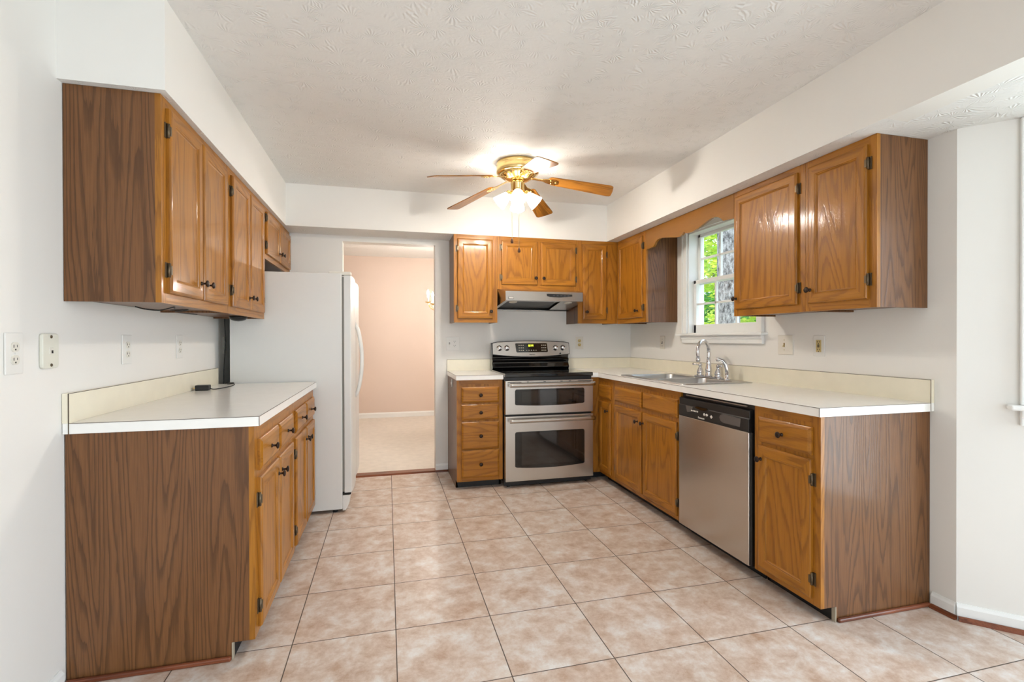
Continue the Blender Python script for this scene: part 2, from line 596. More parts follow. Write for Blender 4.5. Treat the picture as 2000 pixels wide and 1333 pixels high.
def text_part(txt, name, mat, parent, loc, right, upv, size, depth=0.0006, bold=False):
    """raised lettering as a mesh; loc = world centre"""
    cu = bpy.data.curves.new(name, 'FONT')
    cu.body = txt
    cu.size = size
    cu.extrude = depth
    cu.align_x = 'CENTER'
    cu.align_y = 'CENTER'
    if bold:
        cu.offset = size*0.02
    t = bpy.data.objects.new(name+'_tmp', cu)
    COL.objects.link(t)
    dg = bpy.context.evaluated_depsgraph_get()
    me = bpy.data.meshes.new_from_object(t.evaluated_get(dg))
    bpy.data.objects.remove(t)
    rt, u = Vector(right).normalized(), Vector(upv).normalized()
    nn = rt.cross(u)
    base, org = parent, Vector((0, 0, 0))
    while base is not None:
        org += base.location
        base = base.parent
    L0 = Vector(loc)-org
    for vv in me.vertices:
        vv.co = L0+rt*vv.co.x+u*vv.co.y+nn*vv.co.z
    me.name = name
    me.materials.clear()
    me.materials.append(mat)
    o = bpy.data.objects.new(name, me)
    COL.objects.link(o)
    o.parent = parent
    return o

# ------------------------------------------------------------------ room numbers (metres)
XL, XR, YB = -1.094, 2.366, 4.437
ZC, ZS = 2.4326, 2.100
XsL, XsR, YsB, YsLn = -0.769, 1.968, 4.140, 2.001
BACK = -5.5
T = 0.12

# ------------------------------------------------------------------ shell
struct(MB().box(XL-T, 3.1, BACK-T, YB+0.06, -0.1, 0.0), 'floor', tile_mat, 'beige square tile kitchen floor with thin dark grout lines', 'floor')
struct(MB().box(-2.4, 3.0, YB+0.06, 7.8, -0.1, 0.004), 'floor_dining', carpet_mat, 'cream carpet floor of the dining room beyond the doorway', 'floor')
struct(MB().box(XL-T, XR, BACK-T, YB+T, ZC, ZC+0.12), 'ceiling', ceil_mat, 'white stomp-textured kitchen ceiling', 'ceiling')
struct(MB().box(-2.4, 3.0, YB+T, 7.8, 2.46, 2.58), 'ceiling_dining', ceil_mat, 'white textured ceiling of the dining room', 'ceiling')
struct(MB().box(XL-T, XL, BACK-T, YB+T, 0, ZC), 'wall_left', wall_paint, 'off-white left kitchen wall', 'wall')
# back wall with the doorway to the dining room
D0, D1, DZ = -0.373, 0.420, 2.052
struct(MB().box(XL, D0, YB, YB+T, 0, ZC).box(D1, XR, YB, YB+T, 0, ZC).box(D0, D1, YB, YB+T, DZ, ZC), 'wall_back', wall_paint, 'back kitchen wall with open doorway', 'wall')
# right wall with the window over the sink
W0, W1, WZ0, WZ1 = 2.700, 3.470, 1.243, 2.055
struct(MB().box(XR, XR+0.14, 1.547, W0, 0, ZC).box(XR, XR+0.14, W1, YB+T, 0, ZC).box(XR, XR+0.14, W0, W1, 0, WZ0)
       .box(XR, XR+0.14, W0, W1, WZ1, ZC), 'wall_right', wall_paint, 'right kitchen wall around the sink window', 'wall')
# dining room shell
struct(MB().box(-2.4, 3.0, 7.68, 7.8, 0, 2.46), 'wall_dining_back', pink_paint, 'pink-beige far wall of the dining room', 'wall')
struct(MB().box(-2.4, -2.28, YB+T, 7.68, 0, 2.46), 'wall_dining_left', pink_paint, 'pink-beige left wall of the dining room', 'wall')
struct(MB().box(2.88, 3.0, YB+T, 7.68, 0, 2.46), 'wall_dining_right', pink_paint, 'pink-beige right wall of the dining room', 'wall')
struct(MB().box(-2.28, XL-T, YB+T, YB+T+0.05, 0, 2.46).box(XR+0.14, 2.88, YB+T, YB+T+0.05, 0, 2.46), 'wall_dining_front', pink_paint, 'pink-beige dining room wall beside the kitchen', 'wall')
# soffits (drywall boxes above the cabinets; undersides carry the ceiling texture)
def soffit(name, x0, x1, y0, y1, label):
    mb = MB().box(x0, x1, y0, y1, ZS, ZC)
    mb.m = [1 if i == 0 else 0 for i in range(len(mb.f))]
    struct(mb, name, [wall_paint, ceil_mat], label, 'soffit')
soffit('wall_soffit_left', XL, XsL, YsLn, YB, 'boxed white soffit above the left wall cabinets')
soffit('wall_soffit_back', XsL, XsR, YsB, YB, 'boxed white soffit along the back wall')
soffit('wall_soffit_right', XsR, XR, 1.547, YB, 'boxed cream soffit above the right wall cabinets')
# header over the bay, continuing the right soffit, and the low bay ceiling
struct(MB().box(XsR, XsR+0.12, BACK, 1.547, ZS, ZC), 'wall_bay_header', wall_paint, 'cream header carrying the right soffit past the bay', 'wall')
bayp = [(XsR+0.12, 1.547), (XR, 1.547), (2.93, 0.983), (2.93, -0.6), (XR, -1.164), (XR, BACK), (XsR+0.12, BACK)]
struct(MB().prism(bayp, 'z', ZS, ZS+0.1), 'ceiling_bay', ceil_mat, 'low white textured ceiling of the bay', 'ceiling')
# bay walls: local frame along the wall
def frame2(p0, p1):
    a, b = Vector(p0), Vector(p1)
    d = (b-a).normalized()
    n = Vector((-d.y, d.x))            # left of direction
    return a, d, n, (b-a).length
def bay_map(p0, d, n):
    return lambda u, o, z: (p0.x+d.x*u+n.x*o, p0.y+d.y*u+n.y*o, z)
pA, dA, nA, lA = frame2((2.366, 1.547), (2.93, 0.983))
mA = bay_map(pA, dA, nA)               # outward = +o  (left of travel is outdoors)
wa0, wa1, wz0, wz1 = 0.255, 0.665, 0.93, 2.03
struct(MB().box(0, wa0, 0, T, 0, ZS).box(wa1, lA+0.05, 0, T, 0, ZS).box(wa0, wa1, 0, T, 0, wz0).box(wa0, wa1, 0, T, wz1, ZS).map(mA), 'wall_bay', wall_paint, 'white angled bay wall at the picture edge', 'wall')
struct(MB().box(2.93, 3.05, 0.93, 1.0, 0, ZS).box(2.93, 3.05, -0.6, -0.5, 0, ZS).box(2.93, 3.05, -0.5, 0.93, 2.03, ZS), 'wall_bay_outer', wall_paint, 'outer bay wall around the assumed patio door', 'wall')
struct(MB().prism([(2.93, -0.6), (3.05, -0.65), (2.49, -1.21), (XR, -1.164)], 'z', 0, ZS), 'wall_bay_south', wall_paint, 'plain angled bay wall behind the viewer', 'wall')
struct(MB().box(XR, XR+0.14, BACK, -1.164, 0, ZC), 'wall_right_rear', wall_paint, 'right room wall behind the viewer', 'wall')
# wall behind the camera with a wide opening for the assumed glazed door
struct(MB().box(XL, -1.05, BACK-T, BACK, 0, ZC).box(1.65, XR, BACK-T, BACK, 0, ZC).box(-1.05, 1.65, BACK-T, BACK, 2.15, ZC), 'wall_front', wall_paint, 'wall with the assumed glazed door behind the viewer', 'wall')

# ------------------------------------------------------------------ window over the sink
wn = thing('window_1', 'white double hung window with muntins over the sink', 'window', (XR, (W0+W1)/2, WZ0))
wn['kind'] = 'structure'
cw = 0.058
mb = MB()
mb.box(XR-0.018, XR, W1, W1+cw, WZ0, WZ1+cw).box(XR-0.018, XR, W0-cw, W0, WZ0, WZ1+cw).box(XR-0.018, XR, W0, W1, WZ1, WZ1+cw)
mb.box(XR-0.026, XR-0.018, W1+cw-0.016, W1+cw, WZ0, WZ1+cw).box(XR-0.026, XR-0.018, W0-cw, W0-cw+0.016, WZ0, WZ1+cw)
mb.build('casing', white_trim, wn, 0.004)
MB().box(XR, XR+0.14, W1-0.012, W1, WZ0, WZ1).box(XR, XR+0.14, W0, W0+0.012, WZ0, WZ1).box(XR, XR+0.14, W0, W1, WZ1-0.012, WZ1).box(XR, XR+0.14, W0, W1, WZ0-0.01, WZ0+0.004).build('jamb', white_trim, wn)
mb = MB().box(XR-0.055, XR+0.06, W0-0.085, W1+0.105, WZ0-0.018, WZ0)
mb.build('stool', white_trim, wn, 0.006)
MB().box(XR-0.022, XR, W0-cw, W1+cw, 1.167, WZ0-0.018).box(XR-0.03, XR-0.02, W0-cw, W1+cw, 1.200, WZ0-0.018).build('apron', white_trim, wn, 0.004)
def sash(x, z0, z1, name, top, bot):
    mb = MB()
    y0, y1 = W0+0.012, W1-0.012
    st = 0.03
    mb.box(x, x+0.032, y0, y0+st, z0, z1).box(x, x+0.032, y1-st, y1, z0, z1)
    mb.box(x, x+0.032, y0, y1, z0, z0+bot).box(x, x+0.032, y0, y1, z1-top, z1)
    s_ = mb.build(name, white_trim, wn, 0.003)
    mm = MB()
    for k in (1, 2):
        yy = y0+st+(y1-y0-2*st)*k/3
        mm.box(x+0.006, x+0.026, yy-0.008, yy+0.008, z0+bot, z1-top)
    zm = (z0+bot+z1-top)/2
    mm.box(x+0.006, x+0.026, y0+st, y1-st, zm-0.008, zm+0.008)
    mm.build('muntin_grid', white_trim, s_, 0.002)
    MB().box(x+0.014, x+0.018, y0+st-0.004, y1-st+0.004, z0+bot-0.004, z1-top+0.004).build('glass_pane', glass, s_)
sash(XR+0.045, 1.247, 1.672, 'lower_sash', 0.03, 0.067)
sash(XR+0.085, 1.640, 2.043, 'upper_sash', 0.025, 0.034)

# bay window (seen at the picture edge) and an assumed patio door, unseen, added for its daylight
bw = thing('window_2', 'white cased bay window cut by the picture edge', 'window', mA(0.46, 0, wz0))
bw['kind'] = 'structure'
MB().box(wa0-0.062, wa0, -0.02, 0, wz0, ZS-0.002).box(wa1, wa1+0.062, -0.02, 0, wz0, ZS-0.002).box(wa0, wa1, -0.02, 0, wz1, ZS-0.002).map(mA).build('casing', white_trim, bw, 0.004)
MB().box(wa0, wa1, 0, T, wz0-0.004, wz0+0.006).box(wa0, wa0+0.012, 0, T, wz0, wz1).box(wa1-0.012, wa1, 0, T, wz0, wz1).map(mA).build('jamb', white_trim, bw)
MB().box(wa0-0.1, wa1+0.1, -0.055, 0.02, wz0-0.02, wz0).map(mA).build('stool', white_trim, bw, 0.006)
MB().box(wa0-0.062, wa1+0.062, -0.02, 0, wz0-0.085, wz0-0.02).box(wa0-0.062, wa1+0.062, -0.028, -0.02, wz0-0.05, wz0-0.02).map(mA).build('apron', white_trim, bw, 0.004)
MB().box(wa0+0.012, wa0+0.045, 0.04, 0.075, wz0, wz1).box(wa1-0.045, wa1-0.012, 0.04, 0.075, wz0, wz1).box(wa0, wa1, 0.04, 0.075, wz0, wz0+0.05).box(wa0, wa1, 0.04, 0.075, wz1-0.05, wz1).box(wa0, wa1, 0.04, 0.075, 1.46, 1.50).map(mA).build('sash', white_trim, bw, 0.003)
MB().box(wa0+0.04, wa1-0.04, 0.055, 0.06, wz0+0.04, wz1-0.04).map(mA).build('glass_pane', glass, bw)
ow = thing('assumed_door_2', 'assumed glazed white patio door in the bay outside the frame, added for daylight', 'door', (2.93, 0.2, 0))
ow['kind'] = 'structure'
MB().box(2.96, 3.0, -0.5, -0.43, 0, 2.03).box(2.96, 3.0, 0.86, 0.93, 0, 2.03).box(2.96, 3.0, -0.5, 0.93, 0, 0.08).box(2.96, 3.0, -0.5, 0.93, 1.96, 2.03).box(2.96, 3.0, 0.18, 0.25, 0, 2.03).build('frame', white_trim, ow, 0.003)
MB().box(2.975, 2.98, -0.46, 0.89, 0.06, 1.99).build('glass_pane', glass, ow)
gd = thing('assumed_door_1', 'assumed glazed sliding door behind the viewer, added for daylight', 'door', (0.3, BACK, 0))  # assumed door, never in view, added to bring daylight from behind
gd['kind'] = 'structure'
MB().box(-1.05, -0.98, BACK-0.08, BACK-0.03, 0, 2.15).box(1.58, 1.65, BACK-0.08, BACK-0.03, 0, 2.15).box(-1.05, 1.65, BACK-0.08, BACK-0.03, 2.08, 2.15).box(-1.05, 1.65, BACK-0.08, BACK-0.03, 0, 0.1).box(0.26, 0.34, BACK-0.08, BACK-0.03, 0, 2.15).build('frame', white_trim, gd, 0.003)
MB().box(-1.0, 1.6, BACK-0.058, BACK-0.053, 0.06, 2.1).build('glass_pane', glass, gd)

# ------------------------------------------------------------------ baseboards and shoe mouldings
def qround(name, p0, p1, inward, mat, label, r=0.017):
    """quarter-round moulding along p0->p1 on the floor; inward = 2-D unit vector away from the wall"""
    a, b = Vector(p0), Vector(p1)
    n = Vector(inward).normalized()
    prof = [(0, 0)]+[(r*math.cos(R(90*k/5)), r*math.sin(R(90*k/5))) for k in range(6)]
    mb = MB()
    vs = [(q.x+n.x*o, q.y+n.y*o, z) for q in (a, b) for o, z in prof]
    m = len(prof)
    mb.add(vs, [tuple(range(m)), tuple(range(2*m-1, m-1, -1))]+[(i, (i+1) % m, (i+1) % m+m, i+m) for i in range(m)])
    o = mb.build(name, mat)
    o['kind'] = 'structure'
    o['label'] = label
    o['category'] = 'trim'
    return o
def bboard(name, p0, p1, inward, label, h=0.085, t=0.013):
    a, b = Vector(p0), Vector(p1)
    n = Vector(inward).normalized()
    prof = [(0, 0), (t, 0), (t, h*0.78), (t*0.55, h*0.9), (t*0.4, h), (0, h)]
    vs = [(q.x+n.x*o, q.y+n.y*o, z) for q in (a, b) for o, z in prof]
    m = len(prof)
    o = MB().add(vs, [tuple(range(m)), tuple(range(2*m-1, m-1, -1))]+[(i, (i+1) % m, (i+1) % m+m, i+m) for i in range(m)]).build(name, white_trim)
    o['kind'] = 'structure'
    if label:
        o['label'] = label
        o['category'] = 'baseboard'
    return o
bboard('baseboard_right', (XR, 1.547), (XR, 1.640), (-1, 0), 'short white baseboard beside the right base cabinet', 0.066)
bboard('baseboard_bay', (2.366, 1.547), (2.93, 0.983), (-nA.x, -nA.y), 'white baseboard on the angled bay wall', 0.066)
bboard('baseboard_back', (D1, YB), (0.53, YB), (0, -1), 'short white baseboard between doorway and drawer cabinet', 0.07)
bboard('baseboard_dining', (-2.28, 7.68), (2.88, 7.68), (0, -1), 'white baseboard along the pink dining room wall', 0.083)
bboard('baseboard_left', (XL, BACK), (XL, 2.0), (1, 0), 'white baseboard on the left wall nearest the viewer', 0.07)
qround('trim_1', (XR-0.012, 1.535), (XR-0.012, 1.636), (-1, 0), shoe_wood['y'], 'brown shoe moulding on the short right wall')
qround('trim_2', (2.366-0.010, 1.547-0.014), (2.92, 0.975), (-nA.x, -nA.y), shoe_wood['y'], 'brown shoe moulding along the bay wall')
qround('trim_3', (D1-0.005, YB-0.012), (0.53, YB-0.012), (0, -1), shoe_wood['x'], 'brown shoe moulding beside the doorway')
MB().prism([(YB-0.02, 0), (YB+0.10, 0), (YB+0.085, 0.012), (YB-0.005, 0.012)], 'x', D0, D1).build('trim_4', shoe_wood['x'])
o = bpy.data.objects['trim_4']; o['kind'] = 'structure'; o['label'] = 'brown wooden threshold strip in the doorway'; o['category'] = 'threshold'

# ------------------------------------------------------------------ cabinet kit
# local cabinet frame: u along the wall, d outwards from the face plane, z up
def FR(side, face):
    if side == 'R':
        return (lambda u, d, z: (face-d, u, z)), 'y', Vector((-1, 0, 0))
    if side == 'L':
        return (lambda u, d, z: (face+d, u, z)), 'y', Vector((1, 0, 0))
    return (lambda u, d, z: (u, face-d, z)), 'x', Vector((0, -1, 0))

def ring_panel(loops, rect, zmat, umat):
    """rect=(u0,u1,z0,z1); loops=[(inset,d)]; returns an MB in (u,d,z); stiles use material 0, rails 1, centre 2"""
    u0, u1, z0, z1 = rect
    mb = MB()
    vs = []
    for i, d in loops:
        vs += [(u0+i, d, z0+i), (u1-i, d, z0+i), (u1-i, d, z1-i), (u0+i, d, z1-i)]
    fs, ms = [], []
    for k in range(len(loops)-1):
        for e in range(4):
            f = (4*k+e, 4*k+(e+1) % 4, 4*(k+1)+(e+1) % 4, 4*(k+1)+e)
            fs.append(f)
            ms.append(1 if e in (0, 2) else 0)
    fs.append(tuple(4*(len(loops)-1)+e for e in range(4))); ms.append(2)
    fs.append((0, 3, 2, 1)); ms.append(0)
    mb.add(vs, fs)
    mb.m = ms
    return mb

def knob(parent, M, nrm, u, z, d0):
    c = M(u, d0, z)
    prof = [(0.0085, 0.0), (0.0085, 0.003), (0.0048, 0.006), (0.0042, 0.014), (0.006, 0.018), (0.0135, 0.0215), (0.0148, 0.0245), (0.0125, 0.028), (0.006, 0.0298), (0.0, 0.030)]
    return MB().lathe(prof, c, nrm, 16).build('knob', bronze, parent)

def hinge(parent, M, u, z, side):
    """u = door edge; side = direction (+1/-1) towards the frame"""
    mb = MB()
    mb.box(u+side*0.001, u+side*0.016, 0.0, 0.004, z-0.028, z+0.028)
    mb.map(M)
    a, b = M(u+side*0.003, 0.009, z-0.026), M(u+side*0.003, 0.009, z+0.026)
    mb.tube([a, b], 0.0052, 10)
    mb2 = MB().box(u-side*0.010, u+side*0.002, 0.0, 0.0165, z-0.017, z+0.017).map(M)
    mb.add(mb2.v, mb2.f)
    return mb.build('hinge', hinge_mat, parent)

def cab_door(root, fr, rect, hinge_side, kn=None, hz=(0.085, 0.085), label=None):
    M, ax, nrm = fr
    u0, u1, z0, z1 = rect
    loops = [(0, 0.0), (0, 0.010), (0.004, 0.0155), (0.010, 0.017), (0.044, 0.017), (0.047, 0.0145), (0.050, 0.0150), (0.053, 0.0110), (0.057, 0.0095)]
    mb = ring_panel(loops, rect, None, None).map(M)
    dr = mb.build('door', [oak['z'], oak[ax], oak['z']], root)
    if label:
        dr['label'] = label
    if kn:
        knob(dr, M, nrm, kn[0], kn[1], 0.0165)
    ue = u0 if hinge_side < 0 else u1
    for zz in (z0+hz[0], z1-hz[1]):
        hinge(dr, M, ue, zz, hinge_side)
    return dr

def drawer(root, fr, rect, kn=True, name='drawer'):
    M, ax, nrm = fr
    u0, u1, z0, z1 = rect
    loops = [(0, 0.0), (0, 0.009), (0.003, 0.0115), (0.014, 0.0165), (0.0165, 0.017)]
    mb = ring_panel(loops, rect, None, None).map(M)
    mb.m = [0]*len(mb.m)
    d = mb.build(name, [oak[ax]], root)
    if kn:
        knob(d, M, nrm, (u0+u1)/2, (z0+z1)/2, 0.0165)
    return d

def cab(name, label, cat, side, face, depth, u0, u1, z0, z1, upper, end_lo=False, end_hi=False, toe=True, group=None, scribe=False, rail=0.034):
    fr = FR(side, face)
    M, ax, nrm = fr
    g = 0.0006
    root = thing(name, label, cat, M((u0+u1)/2, -depth/2, z0 if upper else 0.0), group)
    th = 0.016
    mb = MB()
    zb = z0+0.010 if upper else z0
    back = -depth+0.002
    for a, b in ((u0+g, u0+th), (u1-th, u1-g)):
        if upper:
            mb.box(a, b, back, -0.019, z0, z1)
        else:
            mb.box(a, b, back, -0.019, z0, z1)
            mb.box(a, b, back, -0.075, 0.0, z0)
    mb.box(u0+th, u1-th, back, -0.019, zb, zb+th)
    if upper:
        mb.box(u0+th, u1-th, back, -0.019, z1-th, z1)
    mb.box(u0+th, u1-th, back, back+0.008, zb, z1)
    mb.map(M).build('carcass', laminate, root)
    # face frame of solid oak: two stiles, two rails as one board
    fm = MB().box(u0+g, u0+0.038, -0.019, 0, z0, z1).box(u1-0.038, u1-g, -0.019, 0, z0, z1).box(u0+0.038, u1-0.038, -0.019, 0, z0+0.036, z1-0.034)
    nst = len(fm.f)
    fm.box(u0+0.038, u1-0.038, -0.019, 0, z0, z0+0.036).box(u0+0.038, u1-0.038, -0.019, 0, z1-0.034, z1)
    fm.m = [0 if i < nst else 1 for i in range(len(fm.f))]
    fm.map(M).build('face_frame', [oak['z'], oak[ax]], root)
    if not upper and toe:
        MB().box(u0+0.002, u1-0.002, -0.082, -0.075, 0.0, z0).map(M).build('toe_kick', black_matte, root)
    return root, fr

# ------------------------------------------------------------------ wall cabinets, left run
XcL, dL = -0.795, 0.299
UZ0, UZ1 = 1.340, 2.099
r_, fr = cab('wall_cabinet', 'tall oak wall cabinet nearest the viewer on the left wall', 'cabinet', 'L', XcL, dL, 2.030, 2.790, UZ0, UZ1, True, group='oak wall cabinets')
cab_door(r_, fr, (2.075, 2.400, 1.378, 2.066), -1, (2.372, 1.447))
cab_door(r_, fr, (2.420, 2.745, 1.378, 2.066), +1, (2.448, 1.447))
r_, fr = cab('wall_cabinet', 'tall oak wall cabinet on the left wall beside the refrigerator', 'cabinet', 'L', XcL, dL, 2.790, 3.550, UZ0, UZ1, True, group='oak wall cabinets')
cab_door(r_, fr, (2.835, 3.160, 1.378, 2.066), -1, (3.132, 1.447))
cab_door(r_, fr, (3.180, 3.505, 1.378, 2.066), +1, (3.208, 1.447))
r_, fr = cab('wall_cabinet', 'short oak wall cabinet above the white refrigerator', 'cabinet', 'L', XcL, dL, 3.550, 4.434, 1.748, UZ1, True, group='oak wall cabinets')
cab_door(r_, fr, (3.590, 3.985, 1.782, 2.066), -1, (3.957, 1.842), (0.06, 0.04))
cab_door(r_, fr, (4.005, 4.395, 1.782, 2.066), +1, (4.033, 1.842), (0.06, 0.04))

# ------------------------------------------------------------------ wall cabinets, back run
YF, dB = 4.135, YB-4.135
r_, fr = cab('wall_cabinet', 'narrow oak wall cabinet beside the doorway with one shiny door', 'cabinet', 'B', YF, dB, 0.550, 0.929, 1.345, UZ1, True, group='oak wall cabinets')
cab_door(r_, fr, (0.580, 0.886, 1.380, 2.062), -1, (0.868, 1.440))
r_, fr = cab('wall_cabinet', 'short two-door oak wall cabinet above the range hood', 'cabinet', 'B', YF, dB, 0.929, 1.680, 1.638, UZ1, True, group='oak wall cabinets')
cab_door(r_, fr, (0.965, 1.292, 1.680, 2.062), -1, (1.272, 1.739), (0.06, 0.06))
cab_door(r_, fr, (1.324, 1.654, 1.680, 2.062), +1, (1.344, 1.739), (0.06, 0.06))
r_, fr = cab('wall_cabinet', 'narrow oak wall cabinet in the back corner right of the hood', 'cabinet', 'B', YF, dB, 1.680, 2.072, 1.342, UZ1, True, group='oak wall cabinets')
cab_door(r_, fr, (1.724, 1.957, 1.379, 2.062), +1, (1.754, 1.447))

# ------------------------------------------------------------------ wall cabinets, right run
XF, dR = 2.072, XR-2.072
r_, fr = cab('wall_cabinet', 'oak wall cabinet on the right wall between corner and window', 'cabinet', 'R', XF, dR, 3.618, 4.134, UZ0, UZ1, True, group='oak wall cabinets')
cab_door(r_, fr, (3.662, 4.105, 1.380, 2.064), -1, (3.735, 1.441))
r_, fr = cab('wall_cabinet', 'oak wall cabinet right of the window with a wide door', 'cabinet', 'R', XF, dR, 2.037, 2.566, UZ0, UZ1, True, group='oak wall cabinets')
cab_door(r_, fr, (2.080, 2.545, 1.380, 2.064), -1, (2.527, 1.444))
r_, fr = cab('wall_cabinet', 'rightmost oak wall cabinet with exposed grey-brown end panel', 'cabinet', 'R', XF, dR, 1.662, 2.037, UZ0, UZ1, True, group='oak wall cabinets')
cab_door(r_, fr, (1.700, 2.012, 1.380, 2.064), -1, (1.994, 1.446))

# scalloped valance bridging the two cabinets over the window
prof = [(3.616, 1.935), (3.471, 1.935), (3.452, 1.945), (3.434, 1.967), (3.40, 1.980), (3.363, 1.984), (3.30, 1.972), (3.236, 1.961), (3.17, 1.947), (3.114, 1.941), (3.085, 1.947), (3.057, 1.965),
        (3.035, 1.950), (3.018, 1.947), (2.98, 1.944), (2.947, 1.946), (2.90, 1.954), (2.859, 1.964), (2.80, 1.979), (2.75, 1.991), (2.707, 1.986), (2.68, 1.976), (2.66, 1.964), (2.640, 1.945), (2.567, 1.943)]
prof = [(3.616, 1.937)]+[(y*1.0107, (z-1.2053)*1.0107+1.2053) for y, z in prof[1:-1]]+[(2.568, 1.945)]
prof = prof+[(2.568, 2.099), (3.616, 2.099)]
va = MB().prism(prof, 'x', XF, XF+0.019).build('valance', [valance_wood], None, origin=(XF, 3.09, 1.94))
tag(va, 'scalloped wooden valance board across the top of the sink window', 'valance')

# ------------------------------------------------------------------ base cabinets
ZT, ZB = 0.876, 0.064
XfL, dbL = -0.491, 0.601
r_, fr = cab('base_cabinet', 'left oak base cabinet nearest the viewer with brown end panel', 'cabinet', 'L', XfL, dbL, 2.028, 2.790, ZB, ZT, False, group='oak base cabinets')
drawer(r_, fr, (2.075, 2.400, 0.695, 0.818)); drawer(r_, fr, (2.420, 2.745, 0.695, 0.818))
cab_door(r_, fr, (2.075, 2.400, 0.086, 0.668), -1, (2.372, 0.602))
cab_door(r_, fr, (2.420, 2.745, 0.086, 0.668), +1, (2.448, 0.602))
M = fr[0]
MB().box(2.012, 2.028, -dbL+0.002, -0.079, 0, 0.018).map(M).build('shoe_strip', shoe_wood['x'], r_, 0.006)
MB().box(2.026, 2.046, -0.0790, -0.0745, 0.0, ZB).map(M).build('raw_panel_edge', unfinished, r_)
r_, fr = cab('base_cabinet', 'left oak base cabinet beside the refrigerator', 'cabinet', 'L', XfL, dbL, 2.790, 3.535, ZB, ZT, False, group='oak base cabinets')
drawer(r_, fr, (2.835, 3.160, 0.695, 0.818)); drawer(r_, fr, (3.180, 3.500, 0.695, 0.818))
cab_door(r_, fr, (2.835, 3.160, 0.086, 0.668), -1, (3.132, 0.605))
cab_door(r_, fr, (3.180, 3.500, 0.086, 0.668), +1, (3.208, 0.605))

YFb = 3.843
r_, fr = cab('base_cabinet', 'narrow oak base cabinet of four drawers left of the range', 'cabinet', 'B', YFb, YB-YFb, 0.531, 0.905, ZB, ZT, False, group='oak base cabinets')
for z0, z1 in ((0.693, 0.818), (0.555, 0.678), (0.320, 0.539), (0.092, 0.314)):
    drawer(r_, fr, (0.568, 0.873, z0, z1))
MB().box(0.524, 0.5305, 4.10, 4.115, 0.80, 0.865).box(0.524, 0.5305, 4.10, 4.165, 0.815, 0.826).box(0.524, 0.5305, 4.155, 4.165, 0.815, 0.838).build('child_latch', white_plastic, r_, 0.002)

XfR, dbR = 1.759, XR-1.759
r_, fr = cab('base_cabinet', 'narrow oak corner base cabinet right of the range', 'cabinet', 'R', XfR, dbR, 3.584, 3.843, ZB, ZT, False, group='oak base cabinets')
drawer(r_, fr, (3.612, 3.838, 0.707, 0.819), kn=False)
cab_door(r_, fr, (3.612, 3.838, 0.092, 0.676), +1, (3.655, 0.609))
# filler facing the room between range and corner
MB().box(1.675, 1.775, 3.842, 3.862, ZB, ZT).build('corner_filler', oak['z'], r_)
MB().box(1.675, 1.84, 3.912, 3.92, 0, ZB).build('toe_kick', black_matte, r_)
r_, fr = cab('base_cabinet', 'wide oak sink base cabinet with two false drawer fronts', 'cabinet', 'R', XfR, dbR, 2.655, 3.584, ZB, ZT, False, group='oak base cabinets')
drawer(r_, fr, (3.122, 3.538, 0.707, 0.822), kn=False, name='drawer_front'); drawer(r_, fr, (2.678, 3.100, 0.707, 0.822), kn=False, name='drawer_front')
cab_door(r_, fr, (3.122, 3.538, 0.092, 0.679), +1, (3.166, 0.606))
cab_door(r_, fr, (2.685, 3.100, 0.092, 0.679), -1, (3.085, 0.606))
r_, fr = cab('base_cabinet', 'right oak base cabinet with exposed brown end panel', 'cabinet', 'R', XfR, dbR, 1.651, 2.030, ZB, ZT, False, group='oak base cabinets')
drawer(r_, fr, (1.690, 1.995, 0.704, 0.824))
cab_door(r_, fr, (1.690, 1.995, 0.092, 0.686), -1, (1.972, 0.622))
MB().box(1.636, 1.651, -dbR+0.012, -0.082, 0, 0.018).map(fr[0]).build('shoe_strip', shoe_wood['x'], r_, 0.006)
MB().box(1.649, 1.668, -0.0790, -0.0745, 0.0, ZB).map(fr[0]).build('raw_panel_edge', unfinished, r_)

# ------------------------------------------------------------------ countertops
ZK = 0.914
HS = 0.1036
XkL = -0.470
ct = thing('countertop', 'left cream laminate countertop with backsplash', 'countertop', (-0.78, 2.78, ZT))
mb = MB().box(XL+0.002, XkL, 2.016, 3.545, ZT+0.0005, ZK)
mb.build('slab', cream_lam, ct, 0.0015)
MB().box(XL+0.001, XL+0.021, 2.016, 3.565, ZK, ZK+HS).build('backsplash', cream_splash, ct, 0.0015)
e = 0.0014
MB().box(XL+0.021, XkL+0.0006, 2.0148, 2.017, ZK-e, ZK+0.0004).box(XkL-0.0006, XkL+0.0008, 2.016, 3.545, ZK-e, ZK+0.0004).box(XkL-0.001, XkL+0.0006, 2.0148, 2.017, ZT+0.001, ZK).box(XL+0.0195, XL+0.0222, 2.0148, 2.017, ZT+0.001, ZK+HS).box(XL+0.0195, XL+0.0215, 2.016, 3.565, ZK+HS-e, ZK+HS+0.0004).build('edge_seam', seam_mat, ct)

ct = thing('countertop', 'small cream countertop left of the range', 'countertop', (0.72, 4.12, ZT))
MB().box(0.524, 0.907, 3.818, YB-0.002, ZT+0.0005, ZK).build('slab', cream_lam, ct, 0.0015)
MB().box(0.524, 0.925, YB-0.021, YB-0.001, ZK, ZK+HS).build('backsplash', cream_splash, ct, 0.0015)
MB().box(0.5232, 0.907, 3.8168, 3.8185, ZK-e, ZK+0.0004).box(0.5228, 0.5245, 3.817, YB-0.002, ZK-e, ZK+0.0004).box(0.524, 0.925, YB-0.0222, YB-0.0205, ZK+HS-e, ZK+HS+0.0004).build('edge_seam', seam_mat, ct)

